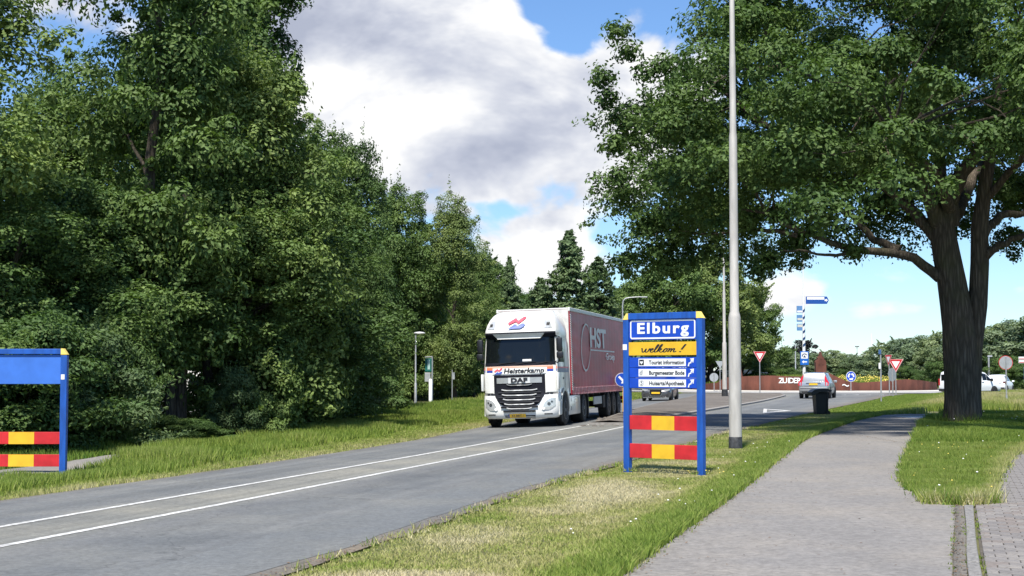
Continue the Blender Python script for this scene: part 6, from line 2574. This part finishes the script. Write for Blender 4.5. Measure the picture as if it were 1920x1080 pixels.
    for z, hw in ((1.39, .42), (1.22, .60), (1.06, .58), (.91, .54), (.76, .50), (.62, .42)):
        m = MB()
        P = []
        for j in range(15):
            u = -1 + 2 * j / 14
            x = u * hw
            P.append((x, front(x, z) - .045, z + .035 * abs(u) ** 6))
        m.tube(P, [.012 if z > 1.3 else .020] * 15, 6)
        m.build('grille_bar', M('grille_silver', (.62, .63, .63), .35, .2) if z < 1.3 else SILVER, g, 60)
        m = MB()
        if z < 1.3:
            for j in range(9):
                u = -1 + 2 * j / 8
                x = u * (hw + .12)
                P[j] = (x, front(x, z) - .03, z - .075)
            m.tube(P[:9], .032, 6)
            m.build('grille_slat', M('grille_grey', (.016, .018, .024), .6, spec=.2), g, 60)
    # corner deflectors, headlamps, bumper details
    for sx in (-1, 1):
        lo, hi = (.90, 1.225) if sx > 0 else (-1.225, -.90)
        patch('corner_panel', PAINT, cab, lo, hi, 1.15, 1.79, .035, 8, 5, .06)
        m = MB()
        m.rbox((sx * 1.275, YO + .26, 1.50), (.06, .30, .56), .025)
        m.build('air_deflector', PAINT, cab, 40)
        patch('panel_gap', GRILLE, cab, (.80 if sx > 0 else -1.235), (1.235 if sx > 0 else -.80), 1.075, 1.13, .008, 8, 1, .02)
        if sx > 0:
            h = patch('headlamp', LAMP_GLASS, cab, lambda z: .74 + (z - .58) * .45 if z < .86 else .87 + (z - .86) * 2.0, lambda z: 1.18 - max(0, .68 - z) * 1.6, .57, .95, .015, 8, 6, .04)
        else:
            h = patch('headlamp', LAMP_GLASS, cab, lambda z: -1.18 + max(0, .68 - z) * 1.6, lambda z: -(.74 + (z - .58) * .45 if z < .86 else .87 + (z - .86) * 2.0), .57, .95, .015, 8, 6, .04)
        m = MB()
        for (dx, dz, rr) in ((.03, .06, .055), (.12, .13, .035)):
            x = sx * (.95 + dx)
            zz = .70 + dz
            P = [(x + rr * math.cos(a), zz + rr * math.sin(a)) for a in np.linspace(0, 2 * math.pi, 14, endpoint=False)]
            m.add([(p[0], front(p[0], p[1]) - .022, p[1]) for p in P], [tuple(range(14))])
        m.build('lens', M('lamp_dark', (.09, .10, .11), .1, .3), h)
        m = MB()
        x = sx * .80
        P = [(x + .055 * math.cos(a), .615 + .05 * math.sin(a)) for a in np.linspace(0, 2 * math.pi, 14, endpoint=False)]
        m.add([(p[0], front(p[0], p[1]) - .026, p[1]) for p in P], [tuple(range(14))])
        m.build('day_light', WHITE, h)
        patch('fog_lamp', M('fog_grey', (.16, .165, .17), .3, .2, var=.7, scale=40), cab, (.82 if sx > 0 else -1.08), (1.08 if sx > 0 else -.82), .41, .46, .012, 6, 2, .02)
        m = MB()
        m.rbox((sx * 1.34, YO + .27, 2.70), (.20, .14, .46), .05)
        mi = m.build('mirror', BLACK_PLASTIC, cab, 40)
        MB().rbox((sx * 1.35, YO + .27, 2.35), (.22, .15, .23), .05).build('lower_mirror', BLACK_PLASTIC, mi, 40)
        MB().tube([(sx * 1.2, YO + .42, 2.08), (sx * 1.33, YO + .30, 2.15), (sx * 1.34, YO + .28, 2.3), (sx * 1.34, YO + .28, 2.95), (sx * 1.2, YO + .5, 2.98)], .022, 6).build('mirror_arm', BLACK_PLASTIC, mi, 50)
        # side of the cab: window, stripe, door handle, step, arch
        x = sx * 1.232
        m = MB()
        xo = lambda z: sx * (w_(z) + .008)
        P = [(YO + .55, 2.12), (YO + 1.55, 2.12), (YO + 1.50, 2.86), (YO + .68, 2.86)]
        m.add([(xo(z), y, z) for y, z in P], [(0, 1, 2, 3)])
        m.build('side_window', M('side_glass', (.16, .19, .22), .05, .2, coat=.5), cab)
        for (z0, z1, mat, nm) in ((1.92, 1.97, EMR, 'red_side_stripe'), (1.78, 1.92, M('livery_slate', (.13, .16, .27), .4), 'blue_side_stripe')):
            m = MB()
            P = [(YO + .34, z0), (back - .02, z0), (back - .02, z1), (YO + .34, z1)]
            m.add([(sx * (w_(z) + .006), y, z) for y, z in P], [(0, 1, 2, 3)])
            m.build(nm, mat, cab)
        MB().b2(sx * 1.238, sx * 1.255, YO + 1.25, YO + 1.40, 1.55, 1.62).build('door_handle', BLACK_PLASTIC, cab)
        m = MB()
        for y in (YO + .50, YO + 1.62):
            m.b2(sx * 1.2385, sx * 1.2445, y, y + .012, 1.12, 2.9)
        m.b2(sx * 1.2385, sx * 1.2445, YO + .5, YO + 1.63, 1.10, 1.112)
        m.build('door_seam', GRILLE, cab)
        # dark wheel housing with grey arch lip
        m = MB()
        P = [(.66 * math.cos(a), .52 + .66 * math.sin(a)) for a in np.linspace(R(-35), R(215), 24)]
        m.prism_x(P, sx * 1.20, sx * 1.2525)
        m.build('wheel_housing', DARK_STEEL, cab)
        m = MB()
        V, F = stroke([(.70 * math.cos(a), .52 + .70 * math.sin(a)) for a in np.linspace(R(-5), R(190), 24)], .10)
        k = len(V)
        m.add([(sx * 1.256, y, z) for y, z in V] + [(sx * 1.285, y, z) for y, z in V], F + [tuple(i + k for i in f) for f in F] + [(i, i + 2, i + 2 + k, i + k) for i in range(0, k - 2)])
        m.build('arch_lip', SILVER, cab)
        MB().rbox((sx * 1.245, YO + .55, .62), (.05, .42, .48), .02).build('step_panel', PAINT, cab)
        # side skirt behind the cab
        sk = MB().rbox((sx * 1.20, 2.02, .66), (.06, 2.10, .66), .03).build('side_skirt', PAINT, s, 40)
        m = MB()
        for (y, z) in ((1.25, .78), (1.25, .48)):
            m.b2(sx * 1.228, sx * 1.236, y, y + .06, z, z + .13)
        V, F = stroke(spline([(1.7, .92), (2.5, .92), (2.75, .75), (2.8, .45)], 4), .016)
        m.add([(sx * 1.2335, y, z) for y, z in V], F)
        m.build('skirt_seam', GRILLE, sk)
        wheel(s, sx * 1.13, 0, .52, .30, sx, SILVER, True)
        wheel(s, sx * 1.02, 3.75, .52, .46, sx, SILVER, True)
        for y in (9.35, 10.66, 11.97):
            wheel(s, sx * 1.06, y, .51, .38, sx, SILVER, True)
    MB().b2(-1.0, 1.0, YO + .3, 5.2, .62, .95).build('tractor_chassis', DARK_STEEL, s)
    MB().b2(-.95, .95, YO + .25, YO + 2.3, .36, .62).build('engine_underside', DARK_STEEL, s)
    # bumper foot with plate
    patch('lower_grille', GRILLE, cab, -.50, .52, .325, .405, .012, 10, 1, .02)
    p = patch('number_plate', PLATE_YEL, cab, -.34, .20, .335, .45, .035, 4, 1, .02)
    text_obj('lettering', '33-BBT-1', .095, BLACK_INK, p, (-.05, front(-.05, .39) - .047, .39), bold=.002, width=.42)
    patch('plate_band', NAVY, p, -.375, -.34, .335, .45, .035, 1, 1, .02)
    # ---------------- trailer
    y0, y1 = 1.20, 14.80
    zb, zt = 1.06, 3.97
    CURT = M('curtain_red', (.56, .024, .055), .42, var=.18, scale=1.2, coat=.0, spec=.28, stretch=(1, .5, 2))
    box = MB()
    box.b2(-1.245, 1.245, y0 + .01, y1, zb, zt - .01)
    tr = box.build('trailer_body', M('trailer_maroon', (.17, .012, .024), .5), s)
    for sx in (-1, 1):
        ny, nz = 110, 18
        V, F = [], []
        for i in range(nz + 1):
            z = zb - .03 + (zt - .09 - zb + .03) * i / nz
            for j in range(ny + 1):
                y = y0 + .06 + (y1 - y0 - .08) * j / ny
                fold = .030 * math.exp(-(y - y0) / .9) * math.sin(z * 13 + math.sin(y * 3) * .7)
                vert = .007 * math.sin(y * 9.5) * (1 - .6 * i / nz) + .010 * math.sin(y * 2.1 + z * .8)
                bot = .020 * max(0, 1 - i / 2.2) * math.sin(y * 20)
                V.append((sx * (1.262 + fold + vert * .6 + bot), y, z))
        for i in range(nz):
            for j in range(ny):
                a = i * (ny + 1) + j
                F.append((a, a + 1, a + ny + 2, a + ny + 1))
        m = MB()
        m.add(V, F)
        cu = m.build('side_curtain', CURT, tr, 60)
        MB().rbox((sx * 1.262, (y0 + y1) / 2, zt - .02), (.07, y1 - y0 + .02, .13), .015).build('roof_rail', M('rail_white', (.74, .75, .74), .4, var=.05), tr)
        m = MB()
        n = 46
        for k in range(n):
            y = y0 + .25 + (y1 - y0 - .4) * k / (n - 1)
            m.box((sx * 1.300, y, zb + .10), (.012, .09, .20), 0, 0, R(22))
            m.b2(sx * 1.296, sx * 1.31, y - .03, y + .06, zb - .05, zb + .0)
        m.build('buckle_row', M('strap_pink', (.62, .34, .38), .5, var=.3, scale=5), tr)['kind'] = 'stuff'
        m = MB()
        for k in range(34):
            z = zb + .12 + (zt - zb - .35) * k / 33
            m.box((sx * 1.296, y0 + .13, z), (.014, .20, .030), 0, 0, R(-14))
        m.build('lacing', WHITE, tr)['kind'] = 'stuff'
        MB().b2(sx * 1.25, sx * 1.285, y0 + .0, y0 + .05, zb - .04, zt - .08).build('corner_post', M('corner_red', (.30, .010, .025), .4), tr)
        if sx > 0:
            PALE = M('curtain_print', (.78, .70, .72), .4, var=.12, scale=3)
            rot = (math.pi / 2, 0, math.pi / 2)
            text_obj('lettering', 'HST', .98, PALE, cu, (1.292, 6.95, 3.03), rot, bold=.035, width=3.7)
            text_obj('lettering', 'Groep', .38, PALE, cu, (1.292, 9.8, 2.38), rot, bold=.008, width=2.2)
            m = MB()
            V, F = stroke([(5.2, 2.60), (10.9, 2.60)], .05)
            m.add([(1.292, y, z) for y, z in V], F)
            P = [(4.25 + .95 * math.cos(a) + .28 * math.sin(a) * .6, 2.68 + .84 * math.sin(a)) for a in np.linspace(R(40), R(372), 40)]
            V, F = stroke(P, [.03 + .06 * abs(math.sin(i / 39 * math.pi)) for i in range(40)])
            m.add([(1.292, y, z) for y, z in V], F)
            m.build('loop_mark', PALE, cu)
    MB().b2(-1.24, 1.24, y0 - .02, y0 + .0, zb, zt - .02).build('front_wall', M('bulkhead_white', (.62, .62, .60), .5), tr)
    MB().b2(-1.22, 1.22, y0 + .02, y1 - .02, zt - .004, zt + .035).build('roof_sheet', M('roof_white', (.74, .75, .75), .5), tr)
    ch = MB()
    for x in (-.5, .5):
        ch.b2(x - .08, x + .08, y0 + .4, y1 - .1, .82, 1.05)
    for k in range(10):
        ch.b2(-1.2, 1.2, y0 + .8 + k * 1.35, y0 + .92 + k * 1.35, .94, 1.058)
    for y in (9.35, 10.66, 11.97):
        ch.b2(-1.0, 1.0, y - .08, y + .08, .44, .60)
    ch.build('trailer_chassis', DARK_STEEL, s)
    for sx in (-1, 1):
        MB().b2(sx * .95, sx * 1.07, 5.6, 5.75, .12, 1.0).build('landing_leg', DARK_STEEL, s)
        MB().rbox((sx * 1.13, 7.4, .72), (.05, 1.9, .30), .02).build('side_guard', M('guard_white', (.60, .60, .58), .5), s)
        m = MB()
        m.b2(sx * .85, sx * 1.2, 8.25, 8.75, .42, .90)
        m.build('storage_box', DARK_STEEL, s)
    m = MB()
    m.b2(-1.2, 1.2, y1 - .25, y1 - .13, .48, .60)
    for x in (-.6, .6):
        m.b2(x - .05, x + .05, y1 - .24, y1 - .14, .6, .95)
    m.build('underrun_bar', DARK_STEEL, s)
    for sx in (-1, 1):
        MB().b2(sx * .85, sx * 1.22, y1 - .13, y1 - .09, .62, .78).build('tail_light', LAMP_RED, s)


build_truck()


# ---------------- cars
def car(name, label, loc, rz, st, paint, wheels, wr, group, cat='car', tilt=None):
    L = st[-1][0]
    s = empty(name, loc, rz, label, cat, group)

    def sec(a):
        y, zb, zs, ws, zt, wt = a
        y -= L / 2
        pts = [(0, zb), (ws * .86, zb), (ws * .975, zb + .10), (ws, zb + .45 * (zs - zb)), (ws * .985, zs - .05), (ws * .95, zs), (wt, zt - .035), (wt * .86, zt), (0, zt + .018)]
        full = pts + [(-x, z) for x, z in pts[-2:0:-1]]
        return [(x, y, z) for x, z in full]
    rows = [sec(a) for a in st]
    n = len(rows[0])
    V = [p for r_ in rows for p in r_]
    F = []
    for i in range(len(rows) - 1):
        for k in range(n):
            F.append((i * n + k, i * n + (k + 1) % n, (i + 1) * n + (k + 1) % n, (i + 1) * n + k))
    F += [tuple(range(n)), tuple((len(rows) - 1) * n + k for k in range(n - 1, -1, -1))]
    m = MB()
    m.add(V, F)
    body = m.build('body', paint, s, 42)

    def quad(nm, mat, parent, P, inset=(.06, .06, .08, .08), off=.008):
        a, b, c, d = [Vector(p) for p in P]
        l, r_, bt, tp = inset

        def bil(u, v):
            return (a * (1 - u) + b * u) * (1 - v) + (d * (1 - u) + c * u) * v
        nrm = (b - a).cross(d - a).normalized()
        cen = (a + b + c + d) / 4
        if nrm.dot(cen - Vector((0, cen.y * .8, .7))) < 0:
            nrm = -nrm
        pts = [bil(l, bt), bil(1 - r_, bt), bil(1 - r_, 1 - tp), bil(l, 1 - tp)]
        k = MB()
        k.add([p + nrm * off for p in pts] + [p - nrm * .02 for p in pts], [(0, 1, 2, 3), (0, 4, 5, 1), (1, 5, 6, 2), (2, 6, 7, 3), (3, 7, 4, 0)])
        return k.build(nm, mat, parent)

    def side_pt(i, sx, idx):
        p = rows[i][idx]
        return (sx * p[0], p[1], p[2])
    rim = M('alloy_silver', (.55, .56, .57), .35, .7)
    for (y, sx) in [(y - L / 2, sx) for y in wheels for sx in (-1, 1)]:
        wmax = max(a[3] for a in st)
        k = MB()
        k.lathe([(wr * 1.14, -.12), (wr * 1.14, .006), (.001, .006)] if sx > 0 else [(wr * 1.14, .12), (wr * 1.14, -.006), (.001, -.006)], 'x', (sx * wmax, y, wr), 24)
        k.build('wheel_arch', DARK_STEEL, body)
        wheel(s, sx * (wmax - .085), y, wr, .215, sx, rim)
    return s, body, rows, quad, side_pt


def build_cars():
    # silver estate seen from behind
    d = 101.5
    SIL = M('car_silver', (.46, .48, .48), .3, .65, var=.05, coat=.5)
    st = [(0, .38, .60, .70, .66, .55), (.12, .27, .70, .86, .78, .70), (.9, .25, .88, .93, .95, .80), (1.35, .25, .95, .94, 1.03, .80), (2.15, .25, .99, .94, 1.52, .66), (2.7, .25, 1.0, .94, 1.60, .68), (3.8, .25, 1.02, .935, 1.60, .67),
          (4.38, .27, 1.04, .92, 1.54, .64), (4.66, .32, 1.05, .90, 1.08, .82), (4.80, .34, .98, .88, 1.03, .80), (4.86, .42, .80, .84, .84, .74)]
    s, b, rows, quad, sp = car('estate_car', 'silver estate car driving away with the bin in front of it', (at(1532, d + 2.2), d + 2.2, .03), R(180 - 17.5), st, SIL, (.95, 3.78), .345, 'cars on the road')
    s.scale = (1.08, 1.08, 1.08)
    yb = 4.86 / 2
    quad('rear_window', GLASS_DARK, b, [sp(8, -1, 6), sp(8, 1, 6), sp(7, 1, 6), sp(7, -1, 6)], (.07, .07, .12, .10))
    for sx in (-1, 1):
        for (i, j) in ((4, 5), (5, 6), (6, 7)):
            quad('side_window', GLASS_DARK, b, [sp(i, sx, 5), sp(j, sx, 5), sp(j, sx, 6), sp(i, sx, 6)], (.05, .05, .08, .10))
        quad('front_quarter', GLASS_DARK, b, [sp(3, sx, 5), sp(4, sx, 5), sp(4, sx, 6), sp(3, sx, 6)], (.35, .04, .08, .15))
        # tall tail lamps climbing beside the rear window
        m = MB()
        m.add([(sx * .93, yb - .42, 1.02), (sx * .93, yb - .10, .98), (sx * .905, yb - .02, .80), (sx * .72, yb + .012, .80), (sx * .70, yb - .055, 1.05), (sx * .62, yb - .455, 1.47), (sx * .68, yb - .52, 1.47), (sx * .80, yb - .30, 1.2)],
              [(0, 1, 2), (1, 2, 3, 4), (1, 4, 5, 7), (7, 5, 6), (0, 1, 7)])
        m.build('tail_lamp', LAMP_RED, b)
        MB().b2(sx * .60, sx * .66, -1.1, 1.7, 1.585, 1.63).build('roof_bar', SIL, b)
        MB().rbox((sx * 1.0, -.95, 1.04), (.22, .12, .15), .04).build('mirror', SIL, b, 40)
    quad('windscreen', GLASS_DARK, b, [sp(3, -1, 6), sp(3, 1, 6), sp(4, 1, 6), sp(4, -1, 6)])
    MB().rbox((0, yb - .02, .56), (1.70, .20, .26), .05).build('rear_bumper', M('bumper_grey', (.30, .31, .31), .4, .3), b, 40)
    MB().b2(-.8, .8, yb + .02, yb + .085, .60, .64).build('bumper_trim', DARK_STEEL, b)
    MB().b2(-.7, .7, yb - .2, yb + .05, .30, .44).build('lower_valance', DARK_STEEL, b)
    MB().b2(-.26, .26, yb + .0, yb + .03, .83, .94).build('number_plate', PLATE_YEL, b)
    MB().b2(-.45, .45, yb - .04, yb + .022, .95, .985).build('tailgate_handle', CHROME, b)
    MB().b2(-.62, .62, yb - .60, yb - .46, 1.545, 1.575).build('roof_spoiler', SIL, b)

    # dark grey saloon oncoming behind the welcome board
    d = 94.5
    GRY = M('car_graphite', (.10, .10, .105), .3, .55, var=.06, coat=.6)
    st = [(0, .27, .52, .62, .58, .45), (.08, .19, .62, .80, .69, .60), (.35, .17, .72, .90, .80, .74), (1.3, .17, .85, .925, .93, .78), (2.25, .17, .90, .925, 1.33, .58), (2.9, .17, .92, .925, 1.37, .58), (3.9, .18, .94, .90, 1.08, .66), (4.5, .25, .92, .86, .98, .7), (4.65, .35, .8, .78, .86, .6)]
    s, b, rows, quad, sp = car('saloon_car', 'dark grey saloon coming towards the camera under the welcome board', (at(1238, d + 2.2), d + 2.2, Zs(at(1238, d), d) + .03), R(-13), st, GRY, (.88, 3.65), .33, 'cars on the road')
    yf = -4.65 / 2
    quad('windscreen', GLASS_DARK, b, [sp(3, -1, 6), sp(3, 1, 6), sp(4, 1, 6), sp(4, -1, 6)])
    for sx in (-1, 1):
        quad('side_window', GLASS_DARK, b, [sp(4, sx, 5), sp(5, sx, 5), sp(5, sx, 6), sp(4, sx, 6)], (.04, .04, .08, .12))
        quad('rear_side_window', GLASS_DARK, b, [sp(5, sx, 5), sp(6, sx, 5), sp(6, sx, 6), sp(5, sx, 6)], (.04, .12, .08, .12))
        m = MB()
        m.prism([(sx * .44, .60), (sx * .62, .58), (sx * .86, .66), (sx * .84, .74), (sx * .50, .70)], yf + .06, yf + .3)
        m.build('headlamp', LAMP_GLASS, b)
        MB().prism([(sx * .46, .26), (sx * .80, .30), (sx * .78, .44), (sx * .52, .40)], yf + .02, yf + .2).build('air_intake', DARK_STEEL, b)
        MB().rbox((sx * 1.0, -.75, .98), (.2, .12, .13), .04).build('mirror', GRY, b, 40)
    g = MB()
    g.prism([(-.30, .30), (.30, .30), (.40, .50), (.36, .72), (-.36, .72), (-.40, .50)], yf - .025, yf + .15)
    gr = g.build('grille', M('grille_dark', (.012, .012, .014), .4), b)
    V, F = stroke([(-.30, .30), (.30, .30), (.40, .50), (.36, .72), (-.36, .72), (-.40, .50)], .03, True)
    m = MB()
    m.add([(x, yf - .03, z) for x, z in V], F)
    m.build('grille_frame', CHROME, gr)
    MB().b2(-.26, .26, yf - .045, yf - .027, .44, .55).build('number_plate', PLATE_YEL, b)
    MB().b2(-.80, .80, yf + .0, yf + .14, .185, .215).build('splitter', CHROME, b)
    MB().prism([(-.86, .20), (.86, .20), (.90, .42), (.88, .56), (-.88, .56), (-.90, .42)], yf + .045, yf + .4).build('front_bumper', GRY, b)

    # white van behind the oak trunk
    VW = M('van_white', (.78, .79, .80), .35, var=.03, coat=.4)
    st_v = [(0, .38, .72, .75, .78, .6), (.15, .24, .88, .92, .94, .75), (.75, .22, 1.06, .95, 1.13, .80), (1.0, .22, 1.10, .955, 1.2, .80), (1.75, .22, 1.15, .96, 1.83, .76), (2.25, .22, 1.15, .96, 1.93, .78), (4.65, .22, 1.15, .96, 1.93, .78), (4.9, .27, 1.1, .94, 1.84, .75), (4.98, .36, 1.0, .9, 1.70, .72)]

    def van(label, loc, rz, group):
        s, b, rows, quad, sp = car('delivery_van', label, loc, rz, st_v, VW, (.95, 4.0), .34, group, 'van')
        for sx in (-1, 1):
            quad('door_window', GLASS_DARK, b, [sp(4, sx, 5), sp(5, sx, 5), sp(5, sx, 6), sp(4, sx, 6)], (.02, .04, .06, .16))
            quad('front_quarter', GLASS_DARK, b, [sp(3, sx, 5), sp(4, sx, 5), sp(4, sx, 6), sp(3, sx, 6)], (.15, .03, .06, .16))
            MB().rbox((sx * 1.04, -1.15, 1.22), (.2, .14, .26), .05).build('mirror', BLACK_PLASTIC, b, 40)
            MB().b2(sx * .80, sx * .945, 2.44, 2.50, .78, 1.32).build('tail_lamp', LAMP_RED, b)
            MB().b2(sx * .955, sx * .968, -.35, -.12, 1.02, 1.06).build('door_handle', DARK_STEEL, b)
            MB().b2(sx * .945, sx * .968, -1.2, 1.5, .26, .34).build('sill_trim', DARK_STEEL, b)
            m = MB()
            m.prism([(sx * .52, .78), (sx * .88, .86), (sx * .88, .98), (sx * .60, .90)], -2.42, -2.2)
            m.build('headlamp', LAMP_GLASS, b)
            MB().b2(sx * .08, sx * .68, 2.43, 2.505, 1.18, 1.66).build('rear_window', GLASS_DARK, b)
        quad('windscreen', GLASS_DARK, b, [sp(3, -1, 6), sp(3, 1, 6), sp(4, 1, 6), sp(4, -1, 6)])
        MB().b2(-.86, .86, 2.40, 2.56, .30, .50).build('rear_bumper', DARK_STEEL, b)
        MB().b2(-.26, .26, 2.49, 2.515, .72, .83).build('number_plate', PLATE_YEL, b)
        return s
    van('white delivery van half hidden behind the oak trunk', (at(1818, 119), 119, .03), R(124), 'white vehicles').scale = (1.06, 1.02, .95)
    van('white van glimpsed through the gap in the wood', (at(356, 57), 57, -.1), R(84), 'white vehicles')
    # white hatchback ahead of the van
    st = [(0, .35, .60, .66, .66, .5), (.12, .24, .72, .82, .80, .66), (.8, .2, .88, .88, .95, .74), (1.15, .2, .94, .885, 1.02, .75), (1.85, .2, .97, .885, 1.48, .60), (2.4, .2, .98, .885, 1.54, .62), (3.3, .2, 1.0, .88, 1.50, .60), (3.75, .25, 1.0, .86, 1.05, .72), (3.95, .34, .9, .82, .92, .7), (4.0, .4, .7, .78, .74, .7)]
    s, b, rows, quad, sp = car('hatchback_car', 'white hatchback right of the van beside the oak trunk', (at(1872, 128), 128, .03), R(152), st, VW, (.8, 3.2), .31, 'white vehicles')
    quad('rear_window', GLASS_DARK, b, [sp(7, -1, 6), sp(7, 1, 6), sp(6, 1, 6), sp(6, -1, 6)], (.06, .06, .08, .10))
    quad('windscreen', GLASS_DARK, b, [sp(3, -1, 6), sp(3, 1, 6), sp(4, 1, 6), sp(4, -1, 6)])
    for sx in (-1, 1):
        for (i, j) in ((4, 5), (5, 6)):
            quad('side_window', GLASS_DARK, b, [sp(i, sx, 5), sp(j, sx, 5), sp(j, sx, 6), sp(i, sx, 6)], (.04, .04, .08, .12))
        MB().b2(sx * .62, sx * .85, 1.80, 1.96, .80, 1.0).build('tail_lamp', M('lamp_dark_red', (.10, .01, .012), .3), b)
        MB().rbox((sx * .98, -.85, 1.0), (.2, .12, .14), .04).build('mirror', VW, b, 40)
    MB().b2(-.75, .75, 1.85, 2.06, .30, .50).build('rear_bumper', DARK_STEEL, b)
    MB().b2(-.26, .26, 1.96, 2.02, .60, .71).build('number_plate', PLATE_YEL, b)


build_cars()
